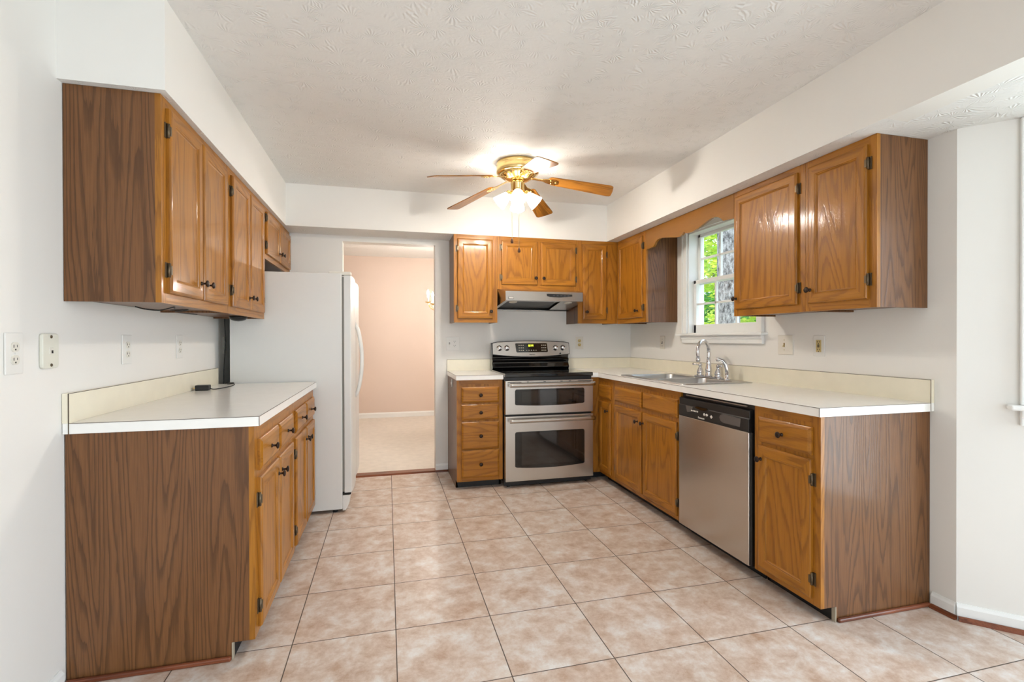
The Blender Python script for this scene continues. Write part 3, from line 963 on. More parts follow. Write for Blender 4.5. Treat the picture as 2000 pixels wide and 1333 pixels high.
ct = thing('countertop', 'long L-shaped cream countertop holding the sink', 'countertop', (2.05, 3.0, ZT))
XkR, YkN = 1.733, 1.634
SX0, SX1, SY0, SY1 = 1.800, 2.285, 2.690, 3.490
mb = MB()
mb.box(XkR, XR-0.002, YkN, SY0, ZT+0.0005, ZK).box(XkR, SX0, SY0, SY1, ZT+0.0005, ZK).box(SX1, XR-0.002, SY0, SY1, ZT+0.0005, ZK).box(XkR, XR-0.002, SY1, YB-0.002, ZT+0.0005, ZK)
mb.box(1.674, XkR, 3.818, YB-0.002, ZT+0.0005, ZK)
mb.build('slab', cream_lam, ct)
MB().box(XR-0.021, XR-0.001, YkN, YB-0.001, ZK, ZK+HS).box(1.674, XR-0.021, YB-0.021, YB-0.001, ZK, ZK+HS).build('backsplash', cream_splash, ct)
MB().box(XkR-0.0012, XR-0.02, YkN-0.0012, YkN+0.0005, ZK-e, ZK+0.0004).box(XkR-0.0012, XkR+0.0005, YkN, 3.818, ZK-e, ZK+0.0004).box(XkR-0.0012, XkR+0.001, YkN-0.0012, YkN+0.001, ZT+0.001, ZK).box(XR-0.0225, XR-0.0205, YkN-0.0012, YkN+0.0005, ZT+0.001, ZK+HS).box(XR-0.0222, XR-0.020, YkN, YB-0.02, ZK+HS-e, ZK+HS+0.0004).box(1.674, XR-0.02, YB-0.0222, YB-0.0205, ZK+HS-e, ZK+HS+0.0004).build('edge_seam', seam_mat, ct)

# ------------------------------------------------------------------ sink
sk = thing('sink', 'stainless double bowl drop-in kitchen sink', 'sink', (2.045, 3.09, ZK))
SRX0, SRX1, SRY0, SRY1 = 1.783, 2.302, 2.664, 3.512
bowls = [(1.822, 2.205, 3.110, 3.470), (1.822, 2.205, 2.706, 3.066)]
def sink_rim():
    bm = bmesh.new()
    edges = []
    for pts in [rrect(SRX0, SRX1, SRY0, SRY1, 0.025)]+[rrect(b[0], b[1], b[2], b[3], 0.06, 7) for b in bowls]:
        vs = [bm.verts.new((x, y, ZK+0.005)) for x, y in pts]
        for i in range(len(vs)):
            edges.append(bm.edges.new((vs[i], vs[(i+1) % len(vs)])))
    bmesh.ops.triangle_fill(bm, use_beauty=True, use_dissolve=True, edges=edges)
    bm.verts.index_update()
    mb = MB()
    mb.add([v.co for v in bm.verts], [[v.index for v in f.verts] for f in bm.faces])
    bm.free()
    po = rrect(SRX0, SRX1, SRY0, SRY1, 0.025)
    po2 = rrect(SRX0-0.003, SRX1+0.003, SRY0-0.003, SRY1+0.003, 0.028)
    n = len(po)
    mb.add([(x, y, ZK+0.005) for x, y in po]+[(x, y, ZK+0.0005) for x, y in po2], [(i, (i+1) % n, (i+1) % n+n, i+n) for i in range(n)], 0, True)
    return mb
sink_rim().build('rim', steel_y, sk)
for b in bowls:
    rings_ = []
    for ins, z, r in ((0, ZK+0.005, 0.06), (0.004, ZK-0.002, 0.06), (0.012, ZK-0.09, 0.06), (0.022, ZK-0.15, 0.055), (0.05, ZK-0.168, 0.05)):
        rings_.append([(x, y, z) for x, y in rrect(b[0]+ins, b[1]-ins, b[2]+ins, b[3]-ins, r, 7)])
    n = len(rings_[0])
    mb = MB()
    fs = [(k*n+i, k*n+(i+1) % n, (k+1)*n+(i+1) % n, (k+1)*n+i) for k in range(len(rings_)-1) for i in range(n)]
    mb.add([p for r in rings_ for p in r], fs, 0, True)
    mb.f.append([(len(rings_)-1)*n+i for i in range(n)]); mb.m.append(0); mb.sm.append(True)
    bo = mb.build('bowl', steel_y, sk)
    MB().lathe([(0.0, 0.0), (0.03, 0.0), (0.042, 0.003), (0.042, 0.0)], ((b[0]+b[1])/2, (b[2]+b[3])/2, ZK-0.167), n=20, caps=False).build('drain', chrome, bo)

# ------------------------------------------------------------------ faucet and sprayer
FX, FZ = 2.248, ZK+0.0055
fc = thing('faucet', 'chrome gooseneck kitchen faucet with two lever handles', 'faucet', (FX, 3.05, FZ))
pl = rrect(FX-0.028, FX+0.028, 2.90, 3.20, 0.0275, 6)
MB().prism(pl, 'z', FZ, FZ+0.012).build('base_plate', chrome, fc, 0.004)
ang = R(-28)
dx, dy = -math.cos(ang), math.sin(ang)
MB().lathe([(0.026, 0), (0.026, 0.008), (0.020, 0.02), (0.0235, 0.035), (0.022, 0.055), (0.017, 0.085), (0.0145, 0.11), (0.016, 0.116), (0.0125, 0.122)], (FX, 3.05, FZ+0.012), n=20).build('spout_column', chrome, fc)
pts = [(FX, 3.05, FZ+0.12+0.03*i) for i in range(4)]
rr_ = 0.082
zc = FZ+0.192
for k in range(1, 15):
    a = math.pi*k/14*1.03
    q = rr_*(1-math.cos(a))
    pts.append((FX+dx*q, 3.05+dy*q, zc+rr_*math.sin(a)*0.92))
lx, ly, lz = pts[-1]
pts += [(lx-dx*0.003, ly-dy*0.003, lz-0.02), (lx-dx*0.006, ly-dy*0.006, lz-0.04)]
MB().tube(pts, [0.0125]*4+[0.0118]*16, 12).build('spout', chrome, fc)
tx_, ty_, tz_ = pts[-1]
MB().lathe([(0.0118, 0.0), (0.015, -0.004), (0.015, -0.02), (0.0125, -0.03)], (tx_, ty_, tz_+0.006), n=16).build('aerator', chrome, fc)
for yy, la in ((3.147, 150), (2.945, -35)):
    h = MB().lathe([(0.026, 0), (0.027, 0.006), (0.021, 0.012), (0.0255, 0.02), (0.0225, 0.034), (0.013, 0.056), (0.0105, 0.066), (0.0145, 0.072), (0.0145, 0.082), (0.007, 0.09), (0, 0.092)], (FX, yy, FZ+0.012), n=20).build('handle', chrome, fc)
    d = Vector((-0.35, 1.0 if yy > 3.05 else -1.0, 0.10)).normalized()
    p0 = Vector((FX, yy, FZ+0.088))
    MB().tube([p0, p0+d*0.02, p0+d*0.045, p0+d*0.06, p0+d*0.068], [0.006, 0.0055, 0.0065, 0.0095, 0.004], 10).build('lever', chrome, h)
sp = thing('side_sprayer', 'chrome pull-out side sprayer at the right of the faucet', 'sprayer', (FX, 2.852, FZ))
MB().lathe([(0.022, 0), (0.022, 0.006), (0.015, 0.012), (0.0155, 0.03), (0.0135, 0.04)], (FX, 2.852, FZ), n=18).build('holder', chrome, sp)
MB().tube([(FX, 2.852, FZ+0.035), (FX, 2.854, FZ+0.075), (FX-0.004, 2.86, FZ+0.105), (FX-0.018, 2.872, FZ+0.130), (FX-0.042, 2.888, FZ+0.140), (FX-0.056, 2.895, FZ+0.137)], [0.012, 0.0135, 0.0145, 0.0155, 0.0155, 0.013], 12).build('spray_head', chrome, sp)

# ------------------------------------------------------------------ dishwasher
DW0, DW1 = 2.036, 2.650
dw = thing('dishwasher', 'stainless steel dishwasher with black control panel', 'dishwasher', (2.05, (DW0+DW1)/2, 0))
MB().box(XfR+0.012, XR-0.03, DW0, DW1, 0.06, 0.872).build('tub_body', black_plastic, dw)
MB().box(XfR+0.07, XfR+0.08, DW0, DW1, 0.0, 0.075).build('toe_kick', black_matte, dw)
dd = MB().box(XfR-0.020, XfR+0.012, DW0+0.014, DW1-0.002, 0.068, 0.735).build('door', steel_z, dw, 0.004)
MB().box(XfR-0.008, XfR+0.012, DW0+0.002, DW0+0.0135, 0.068, 0.735).build('door_side_trim', black_plastic, dw)
cp = MB().prism([(XfR+0.012, 0.7365), (XfR-0.020, 0.7365), (XfR-0.020, 0.800), (XfR-0.014, 0.803), (XfR-0.016, 0.842), (XfR+0.012, 0.848)], 'y', DW0+0.012, DW1-0.002).build('control_panel', black_plastic, dw, 0.002)
MB().box(XfR-0.002, XfR+0.006, DW0+0.05, DW1-0.05, 0.858, 0.863).build('top_trim_strip', plain('pale_strip', srgb(170, 160, 150), 0.4, 0.6, noise=0.05), dw)
px = XfR-0.0206
MB().prism([(2.238, 0.800), (2.262, 0.790), (2.268, 0.776), (2.258, 0.760), (2.238, 0.752), (2.110, 0.752), (2.105, 0.795)][::-1], 'x', px-0.0006, px+0.001).build('label_sticker', grey_label, cp)
MB().prism([(2.575, 0.802), (2.505, 0.800), (2.515, 0.772), (2.56, 0.764)], 'x', px-0.0006, px+0.001).build('label_sticker', grey_label, cp)
MB().prism([(2.485, 0.802), (2.46, 0.795), (2.425, 0.791), (2.39, 0.795), (2.365, 0.802), (2.38, 0.808), (2.47, 0.808)], 'x', px-0.001, px+0.004).build('handle_recess', black_glass, cp)
text_part('Kenmore', 'logo_lettering', white_print, cp, (px-0.0008, 2.425, 0.7475), (0, -1, 0), (0, 0, 1), 0.015, bold=True)
for k in range(5):
    MB().box(px-0.0008, px+0.001, 2.520-k*0.014, 2.512-k*0.014, 0.775, 0.783).build('button', white_print, cp)
for k in range(2):
    MB().lathe([(0.0075, 0), (0.0075, 0.0012), (0, 0.0014)], (px+0.0004, 2.398-k*0.021, 0.772), (-1, 0, 0), 14).build('button', white_print, cp)
MB().prism([(2.336, 0.778), (2.325, 0.768), (2.336, 0.758), (2.347, 0.768)], 'x', px-0.0008, px+0.001).build('start_button', white_print, cp)
MB().box(px-0.0008, px+0.001, 2.372, 2.366, 0.768, 0.776).build('button', white_print, cp)

# ------------------------------------------------------------------ range (double oven)
RX0, RX1 = 0.911, 1.668
YR = 3.770
rg = thing('range', 'stainless steel double oven electric range with black cooktop', 'range', ((RX0+RX1)/2, 4.1, 0))
MB().box(RX0, RX1, YR+0.045, YB-0.03, 0.035, 0.895).build('body', black_plastic, rg)
MB().box(RX0+0.002, RX1-0.002, YR+0.05, YR+0.06, 0.012, 0.07).build('toe_kick', black_matte, rg)
for xx in (RX0+0.04, RX1-0.04):
    MB().lathe([(0.014, 0), (0.014, 0.012), (0.008, 0.016), (0.008, 0.036)], (xx, YR+0.075, 0.0), n=12).build('foot', black_plastic, rg)
MB().box(RX0-0.001, RX1+0.001, YR+0.005, 4.33, 0.893, 0.924).build('cooktop', black_glass, rg, 0.006, 3)
def oven_door(z0, z1, wz0, wz1, hz, sag):
    d = MB().box(RX0, RX1, YR, YR+0.044, z0, z1).build('oven_door', steel_x, rg, 0.005, 3)
    x0, x1 = 0.990, 1.587
    pts = [(x0+0.01, wz1), (x0, wz1-0.012), (x0, wz0+0.006), (x0+0.012, wz0-0.002)]
    for k in range(1, 10):
        t = k/10
        pts.append((x0+0.012+(x1-x0-0.024)*t, wz0-0.002-sag*4*t*(1-t)))
    pts += [(x1-0.012, wz0-0.002), (x1, wz0+0.006), (x1, wz1-0.012), (x1-0.01, wz1)]
    mb = MB().prism(pts, 'y', YR-0.0016, YR+0.002)
    wnd = mb.build('window_surround', black_glass, d)
    MB().box(x0+0.055, x1-0.055, YR-0.0024, YR, wz0+0.016, wz1-0.016).build('glass_window', oven_glass, wnd, 0.0008)
    hy = YR-0.045
    h = MB().tube([(RX0+0.026, hy, hz), (RX0+0.05, hy, hz), (RX1-0.05, hy, hz), (RX1-0.006, hy, hz)], 0.0170, 16)
    for xx in (RX0+0.04, RX1-0.025):
        h.tube([(xx, hy, hz), (xx, YR+0.002, hz)], 0.012, 12)
    h.build('handle', steel_x, d)
    return d
ud = oven_door(0.594, 0.866, 0.672, 0.797, 0.834, 0.010)
for a, b in ((0.93, 1.045), (1.09, 1.105), (1.23, 1.25), (1.375, 1.395), (1.45, 1.47), (1.53, 1.65)):
    MB().box(a, b, YR-0.0006, YR+0.002, 0.853, 0.858).build('vent_slot', dark_slot, ud)
oven_door(0.056, 0.580, 0.170, 0.454, 0.549, 0.014)
# backguard: dark lower splash and tilted stainless console
YG = 4.300
MB().prism([(YB-0.035, 0.90), (YG+0.012, 0.924), (YG-0.004, 0.945), (YG+0.022, 0.985), (YG+0.010, 1.012), (YG+0.024, 1.030), (YG+0.012, 1.075), (YG+0.03, 1.168), (YB-0.04, 1.168)], 'x', RX0+0.010, RX1-0.010).build('backguard', black_glass, rg, 0.006, 3)
x0, x1 = RX0+0.010, RX1-0.010
xm = (x0+x1)/2
tp, bt = [], []
nseg = 16
for k in range(nseg+1):
    t = k/nseg
    s4 = 4*t*(1-t)
    tp.append((x0+(x1-x0)*t, 1.168+0.013*s4))
    bt.append((x0+0.003+(x1-x0-0.006)*t, 1.064-0.022*s4))
outl = [(x0+0.002, 1.160)]+tp[1:-1]+[(x1-0.002, 1.160)]+bt[::-1]
def yc(z):
    return YG-0.010+(z-1.04)*0.17
mb = MB()
n = len(outl)
mb.add([(x, yc(z), z) for x, z in outl]+[(x, yc(z)+0.03, z) for x, z in outl], [tuple(range(n)), tuple(range(2*n-1, n-1, -1))]+[(i, (i+1) % n, (i+1) % n+n, i+n) for i in range(n)])
con = mb.build('console', steel_x, rg)
outl2 = [(x0-0.004, 1.160), (x0-0.004, 1.166)]+[(x, z+0.006) for x, z in tp[1:-1]]+[(x1+0.004, 1.166), (x1+0.004, 1.160)]+[(x+(0.006 if k < 2 else 0), z-0.006) for k, (x, z) in enumerate(bt[::-1])]
n = len(outl2)
MB().add([(x, yc(z)+0.006, z) for x, z in outl2]+[(x, yc(z)+0.04, z) for x, z in outl2], [tuple(range(n)), tuple(range(2*n-1, n-1, -1))]+[(i, (i+1) % n, (i+1) % n+n, i+n) for i in range(n)]).build('console_rim', black_plastic, rg)
NR = Vector((0, -1, 0.17)).normalized()
UPV = Vector((0, 0.17, 1)).normalized()
def on_con(x, z, off=0.0):
    return Vector((x, yc(z), z))+NR*off
f_ = 0.9865
def cx(x): return x*f_
def cz(z): return 1.2053+(z-1.2053)*f_
dsp = [(cx(1.150), cz(1.157)), (cx(1.156), cz(1.161)), (cx(1.456), cz(1.161)), (cx(1.460), cz(1.156)), (cx(1.466), cz(1.085)), (cx(1.458), cz(1.078)), (cx(1.166), cz(1.077)), (cx(1.158), cz(1.085))]
n = len(dsp)
mb = MB().add([on_con(x, z, 0.0015) for x, z in dsp]+[on_con(x, z, -0.001) for x, z in dsp], [tuple(range(n)), tuple(range(2*n-1, n-1, -1))]+[(i, (i+1) % n, (i+1) % n+n, i+n) for i in range(n)])
dp = mb.build('display_panel', black_glass, con)
text_part('6:14', 'clock_digits', green_led, dp, on_con(cx(1.300), cz(1.140), 0.0018), (1, 0, 0), UPV, 0.028, 0.0004, True)
mk = MB()
for gx in (1.187, 1.206, 1.225, 1.408, 1.427, 1.444):
    for gz in (1.143, 1.119, 1.096):
        c = on_con(cx(gx), cz(gz), 0.0017)
        mk.add([c+Vector((sx*0.0055, 0, 0))+UPV*sz*0.004 for sx, sz in ((-1, -1), (1, -1), (1, 1), (-1, 1))], [(0, 1, 2, 3)])
for gx in (1.258, 1.281, 1.304, 1.327, 1.349):
    c = on_con(cx(gx), cz(1.096), 0.0017)
    mk.add([c+Vector((sx*0.0055, 0, 0))+UPV*sz*0.0035 for sx, sz in ((-1, -1), (1, -1), (1, 1), (-1, 1))], [(0, 1, 2, 3)])
mk.build('button_print', plain('dim_button_print', srgb(176, 168, 150), 0.5, noise=0.02), dp)
for kx in (0.997, 1.068, 1.543, 1.616):
    c = on_con(cx(kx), cz(1.117), 0)
    k_ = MB().lathe([(0.026, 0.0), (0.026, 0.004), (0.021, 0.006), (0.0195, 0.022), (0.017, 0.026), (0, 0.0265)], c, NR, 22)
    k_.build('knob', chrome, con)
text_part('Kenmore', 'logo_lettering', black_print, con, on_con(cx(1.310), cz(1.056), 0.0006), (1, 0, 0), UPV, 0.013, bold=True)
MB().lathe([(0.008, 0), (0.008, 0.002), (0, 0.0022)], on_con(cx(1.588), cz(1.065), 0), NR, 14).build('indicator_button', black_plastic, con)

# ------------------------------------------------------------------ range hood
hd = thing('range_hood', 'stainless under-cabinet range hood with two lamp lenses', 'range hood', (1.30, 4.19, 1.47))
hx0, hx1 = 0.931, 1.678
yf = 3.945
fx0, fx1 = 0.958, 1.650
Zt, Zf1, Zf0, Zb = 1.6365, 1.605, 1.527, 1.464
B0 = [(hx0, YB-0.002, Zt), (hx1, YB-0.002, Zt), (hx1, YF-0.01, Zt), (hx0, YF-0.01, Zt)]
v = [(hx0, YB-0.002, Zt), (hx1, YB-0.002, Zt), (hx1, YF-0.02, Zt), (hx0, YF-0.02, Zt),      # 0-3 top
     (fx0, yf+0.006, Zf1), (fx1, yf+0.006, Zf1), (fx1-0.003, yf, Zf0), (fx0, yf, Zf0),       # 4-7 front
     (hx0, YB-0.002, Zb), (hx1, YB-0.002, Zb)]                                              # 8,9 back bottom
hb = MB().add(v, [(0, 1, 2, 3), (3, 2, 5, 4), (4, 5, 6, 7), (0, 3, 4, 7, 8), (1, 9, 6, 5, 2), (0, 8, 9, 1)])
hb.build('shell', steel_x, hd)
MB().add([(fx0+0.012, yf+0.012, Zf0+0.012), (fx1-0.015, yf+0.012, Zf0+0.012), (hx1-0.012, YB-0.012, Zb+0.014), (hx0+0.012, YB-0.012, Zb+0.014)], [(0, 1, 2, 3)]).build('filter', plain('dark_filter', srgb(36, 33, 30), 0.35, 0.6, noise=0.2), hd)
def strip(p, q, wv):
    p, q, wv = Vector(p), Vector(q), Vector(wv)
    return [p, q, q+wv, p+wv]
lip = MB()
lip.add(strip((fx0, yf, Zf0), (fx1-0.003, yf, Zf0), (0, 0.06, -0.004)), [(0, 1, 2, 3)])
lip.add(strip((hx0, YB-0.002, Zb), (hx1, YB-0.002, Zb), (0, -0.075, 0.004)), [(0, 1, 2, 3)])
lip.add([(fx0, yf, Zf0), (hx0, YB-0.002, Zb), (hx0+0.03, YB-0.002, Zb), (fx0+0.03, yf, Zf0)], [(0, 1, 2, 3)])
lip.add([(fx1-0.003, yf, Zf0), (hx1, YB-0.002, Zb), (hx1-0.20, YB-0.002, Zb), (fx1-0.20, yf, Zf0)], [(0, 1, 2, 3)])
lip.build('underside_lip', steel_x, hd)
for xx in (1.04, 1.54):
    MB().lathe([(0.036, 0), (0.034, -0.006), (0.02, -0.010), (0, -0.011)], (xx, yf+0.075, Zf0-0.006), (0, 0.11, 1), 20).build('lamp_lens', plain('pale_lens', srgb(214, 206, 190), 0.3, noise=0.03), hd)
q = [(1.332, 1.592), (1.562, 1.588), (1.564, 1.572), (1.45, 1.562), (1.36, 1.565), (1.334, 1.572)]
q = [(a*0.991, 1.2053+(b-1.2053)*0.991) for a, b in q]
hp = MB().prism(q, 'y', yf-0.001, yf+0.008).build('switch_panel', black_plastic, hd)
for k in range(5):
    MB().box(1.375+k*0.033, 1.392+k*0.033, yf-0.0018, yf+0.002, 1.569, 1.577).build('switch_button', plain('slate_button', srgb(70, 72, 80), 0.4, noise=0.05) if k == 0 else bpy.data.materials['slate_button'], hp)
bd = MB().box(0.981, 1.026, yf-0.0012, yf+0.006, 1.539, 1.556).build('badge', black_print, hd)
MB().box(0.984, 1.023, yf-0.0018, yf, 1.5415, 1.5535).build('badge_plate', white_print, bd)
text_part('Kenmore', 'logo_lettering', black_print, bd, (1.0035, yf-0.0021, 1.5475), (1, 0, 0), (0, 0, 1), 0.0095, 0.0003, True)

# ------------------------------------------------------------------ refrigerator
fg = thing('refrigerator', 'white side-by-side refrigerator standing left of the doorway', 'refrigerator', (-0.62, 3.98, 0))
FX0, FX1 = -1.005, -0.306
FY0, FY1, FTOP = 3.556, 4.420, 1.660
MB().box(FX0, FX1, FY0, FY1, 0.022, FTOP).build('cabinet_body', white_app, fg, 0.006, 3)
MB().box(FX1, FX1+0.012, FY0+0.012, FY1-0.012, 0.14, FTOP-0.02).build('door_gasket', grey_gasket, fg)
MB().prism([(FX1+0.001, 0.118), (FX1+0.052, 0.118), (FX1+0.045, 0.06), (FX1+0.022, 0.016), (FX1+0.001, 0.012)], 'y', FY0+0.004, FY1-0.004).build('kick_grille', white_plastic, fg, 0.003)
for yy in (FY0+0.04, FY1-0.04):
    MB().lathe([(0.018, 0), (0.018, 0.024)], (FX1-0.05, yy, 0.0), n=12).build('foot', black_plastic, fg)
    MB().lathe([(0.018, 0), (0.018, 0.024)], (FX0+0.05, yy, 0.0), n=12).build('foot', black_plastic, fg)
mid = FY0+0.40
for a, b in ((FY0+0.001, mid-0.003), (mid+0.003, FY1-0.001)):
    n = 10
    pr = [(FX1+0.013, a), (FX1+0.013, b)]
    for k in range(n+1):
        t = 1-k/n
        pr.append((FX1+0.013+0.046+0.014*(4*t*(1-t))**0.5, a+(b-a)*t))
    d = MB().prism(pr, 'z', 0.136, FTOP-0.012).build('door', white_app, fg, 0.004)
    yy = b-0.035 if a < mid-0.1 else a+0.035
    hp_ = []
    for k in range(17):
        t = k/16
        hp_.append((FX1+0.062+0.052*math.sin(math.pi*t)**0.62, yy, 0.76+0.565*t))
    MB().tube(hp_, [0.013]*17, 12).build('handle', white_plastic, d)
    yy2 = a+0.05 if a < mid-0.1 else b-0.05
    MB().box(FX1-0.085, FX1+0.062, yy2-0.045, yy2+0.02, FTOP-0.010, FTOP+0.014).build('hinge_cap', cream_plastic, fg, 0.005)
MB().box(FX1+0.002, FX1+0.055, FY0+0.01, FY0+0.05, 0.120, 0.134).build('lower_hinge', dark_slot, fg)

# ------------------------------------------------------------------ ceiling fan
FCX, FCY = 0.885, 3.285
fan = thing('ceiling_fan', 'five-blade brass and oak ceiling fan with lit glass shades', 'ceiling fan', (FCX, FCY, ZC))
MB().lathe([(0.140, 0), (0.146, -0.004), (0.148, -0.022), (0.145, -0.026), (0.148, -0.030), (0.148, -0.070), (0.143, -0.078), (0.132, -0.080)], (FCX, FCY, ZC-0.0005), n=48).build('motor_housing', brass, fan)
mbv = MB().lathe([(0.132, -0.080), (0.118, -0.094), (0.085, -0.118), (0.06, -0.128), (0.0, -0.130)], (FCX, FCY, ZC), n=48)
bowl = mbv.build('vented_bowl', brass, fan)
sl = MB()
for k in range(24):
    a = 2*math.pi*k/24
    for r0, z0, r1, z1 in ((0.122, -0.0905, 0.088, -0.1155),):
        c, s_ = math.cos(a), math.sin(a)
        tx, ty = -s_, c
        p = [(FCX+c*r0+tx*0.008, FCY+s_*r0+ty*0.008, ZC+z0-0.002), (FCX+c*r0-tx*0.008, FCY+s_*r0-ty*0.008, ZC+z0-0.002), (FCX+c*r1-tx*0.005, FCY+s_*r1-ty*0.005, ZC+z1-0.002), (FCX+c*r1+tx*0.005, FCY+s_*r1+ty*0.005, ZC+z1-0.002)]
        sl.add(p, [(0, 1, 2, 3)])
sl.build('vent_slot_pattern', plain('dark_brass_slot', srgb(150, 112, 56), 0.4, 0.8, noise=0.1), bowl)
MB().lathe([(0.03, -0.128), (0.048, -0.135), (0.050, -0.145), (0.047, -0.150), (0.047, -0.200), (0.042, -0.208), (0.02, -0.212), (0, -0.213)], (FCX, FCY, ZC), n=32).build('light_fitter', brass, fan)
droop = math.atan2(0.095, 0.50)
def blade_geo():
    # local: x along the blade, y across; built at z=0
    root_x, tip_x = 0.215, 0.665
    outl = []
    w0, w1 = 0.050, 0.070
    for k in range(7):
        a = R(90+180*k/6)
        outl.append((root_x+0.03+0.03*math.cos(a), w0*math.sin(a)))
    outl += [(root_x+0.03+(tip_x-root_x-0.06)*t, -(w0+(w1-w0)*t)) for t in (0.3, 0.7, 0.97)]
    for k in range(7):
        a = R(-90+180*k/6)
        outl.append((tip_x-0.028+0.028*math.cos(a), (w1-0.028)*(1 if math.sin(a) > 0 else -1)*(0 if abs(math.sin(a)) < 1e-6 else 1)+0.028*math.sin(a)))
    outl += [(root_x+0.03+(tip_x-root_x-0.06)*t, (w0+(w1-w0)*t)) for t in (0.97, 0.7, 0.3)]
    return outl
OUTL = blade_geo()
for k in range(5):
    a = R(54.6+72*k)
    ca, sa = math.cos(a), math.sin(a)
    pitch = R(-12)
    def BM(x, y, z, ca=ca, sa=sa):
        # pitch about the blade axis, droop about the root, then turn
        y2, z2 = y*math.cos(pitch)-z*math.sin(pitch), y*math.sin(pitch)+z*math.cos(pitch)
        xr = x-0.165
        x3 = 0.165+xr*math.cos(droop)+z2*math.sin(droop)
        z3 = -xr*math.sin(droop)+z2*math.cos(droop)
        return (FCX+ca*x3-sa*y2, FCY+sa*x3+ca*y2, ZC-0.118+z3)
    # the blade keeps its own axes so the grain runs along it
    me_b = MB().prism(OUTL, 'z', -0.003, 0.003)
    bo = MB()
    bo.v, bo.f, bo.m, bo.sm = list(me_b.v), me_b.f, me_b.m, me_b.sm
    ob = bo.build('blade', blade_wood, None)
    ob.parent = fan
    M4 = Matrix(((ca, -sa, 0, 0), (sa, ca, 0, 0), (0, 0, 1, -0.118), (0, 0, 0, 1)))
    M4 = M4 @ Matrix.Translation((0.165, 0, 0)) @ Matrix.Rotation(droop, 4, 'Y') @ Matrix.Translation((-0.165, 0, 0)) @ Matrix.Rotation(pitch, 4, 'X')
    ob.matrix_local = M4
    ir = MB()
    ir.prism([(0.075, -0.014), (0.13, -0.011), (0.175, -0.011), (0.215, -0.030), (0.262, -0.034), (0.285, -0.016), (0.285, 0.016), (0.262, 0.034), (0.215, 0.030), (0.175, 0.011), (0.13, 0.011), (0.075, 0.014)], 'z', -0.0085, -0.0035)
    for sx, sy in ((0.235, -0.018), (0.235, 0.018), (0.268, 0)):
        ir.lathe([(0.006, 0), (0.006, -0.003), (0, -0.004)], (sx, sy, -0.0085), n=10)
    io = ir.build('blade_iron', brass, None)
    io.parent = fan
    io.matrix_local = M4.copy()
# light kit: four frosted bell shades tilted outwards
for k in range(4):
    a = R(-104+90*k)
    c, s_ = math.cos(a), math.sin(a)
    tilt = R(48)
    ax = Vector((c*math.sin(tilt), s_*math.sin(tilt), -math.cos(tilt)))
    p0 = Vector((FCX+c*0.036, FCY+s_*0.036, ZC-0.196))
    arm = MB().tube([Vector((FCX+c*0.02, FCY+s_*0.02, ZC-0.185)), p0, p0+ax*0.02], 0.011, 10)
    arm.lathe([(0.012, 0.012), (0.025, 0.018), (0.027, 0.042), (0.025, 0.044)], p0, ax, 20)
    am = arm.build('shade_holder', brass, fan)
    q0 = p0+ax*0.036
    sh = MB().lathe([(0.024, 0.0), (0.027, 0.006), (0.031, 0.02), (0.040, 0.05), (0.050, 0.085), (0.0525, 0.096), (0.0505, 0.096), (0.047, 0.083), (0.037, 0.05), (0.028, 0.02), (0.022, 0.004)], q0, ax, 28, caps=False)
    sh.build('glass_shade', shade_glass, am)
    MB().lathe([(0.010, 0.0), (0.013, 0.015), (0.024, 0.045), (0.027, 0.06), (0.022, 0.075), (0.0, 0.084)], q0, ax, 16).build('bulb', bulb_glow, am)
for (dx_, dy_, zz) in ((-0.046, -0.02, 1.876), (-0.004, -0.05, 1.808)):
    ch = MB().tube([(FCX+dx_, FCY+dy_, ZC-0.19), (FCX+dx_, FCY+dy_, zz+0.02)], 0.0016, 6).build('pull_chain', chain_metal, fan)
    MB().lathe([(0.004, 0.034), (0.006, 0.028), (0.0105, 0.014), (0.009, 0.004), (0.004, 0.0), (0, 0)], (FCX+dx_, FCY+dy_, zz-0.01), n=14).build('wooden_pull', pull_wood, ch)

# ------------------------------------------------------------------ plates on the walls
def plate_frame(side, u, z):
    """local frame (a right, d out, z up) for a wall plate; a points to the viewer's right"""
    if side == 'L':
        return (lambda a, d, b: (XL+d, u+a, z+b)), Vector((1, 0, 0))
    if side == 'R':
        return (lambda a, d, b: (XR-d, u-a, z+b)), Vector((-1, 0, 0))
    return (lambda a, d, b: (u+a, YB-d, z+b)), Vector((0, -1, 0))

def duplex(root, M, nrm, a0, mat):
    for b in (0.0195, -0.0195):
        pts = rrect(a0-0.0165, a0+0.0165, b-0.0145, b+0.0145, 0.0115, 4)
        mb = MB()
        n = len(pts)
        mb.add([M(x, 0.0075, y) for x, y in pts]+[M(x, 0.004, y) for x, y in pts], [tuple(range(n))]+[(i, (i+1) % n, (i+1) % n+n, i+n) for i in range(n)])
        rc = mb.build('receptacle', mat, root)
        MB().box(a0-0.0085, a0-0.0060, 0.006, 0.0079, b-0.002, b+0.007).box(a0+0.0055, a0+0.0075, 0.006, 0.0079, b-0.001, b+0.0065).box(a0-0.0025, a0+0.0025, 0.006, 0.0079, b-0.010, b-0.0055).map(M).build('slot', dark_slot, rc)
    MB().lathe([(0.0035, 0), (0.003, 0.0012), (0, 0.0014)], M(a0, 0.0048, 0), nrm, 10).build('screw', white_plastic, root)

def toggle(root, M, nrm, a0, mat, dark=ivory_plastic):
    MB().box(a0-0.005, a0+0.005, 0.004, 0.0058, -0.012, 0.012).map(M).build('toggle_slot', dark, root)
    MB().prism([(0.005, 0.0005), (0.0155, -0.0075), (0.0145, -0.011), (0.005, -0.0075)], 'x', -0.0038, 0.0038).map(lambda x, y, z: M(a0+x, y, z)).build('toggle', mat, root)
    for b in (0.03, -0.03):
        MB().lathe([(0.0033, 0), (0.003, 0.0012), (0, 0.0014)], M(a0, 0.0048, b), nrm, 10).build('screw', mat, root)

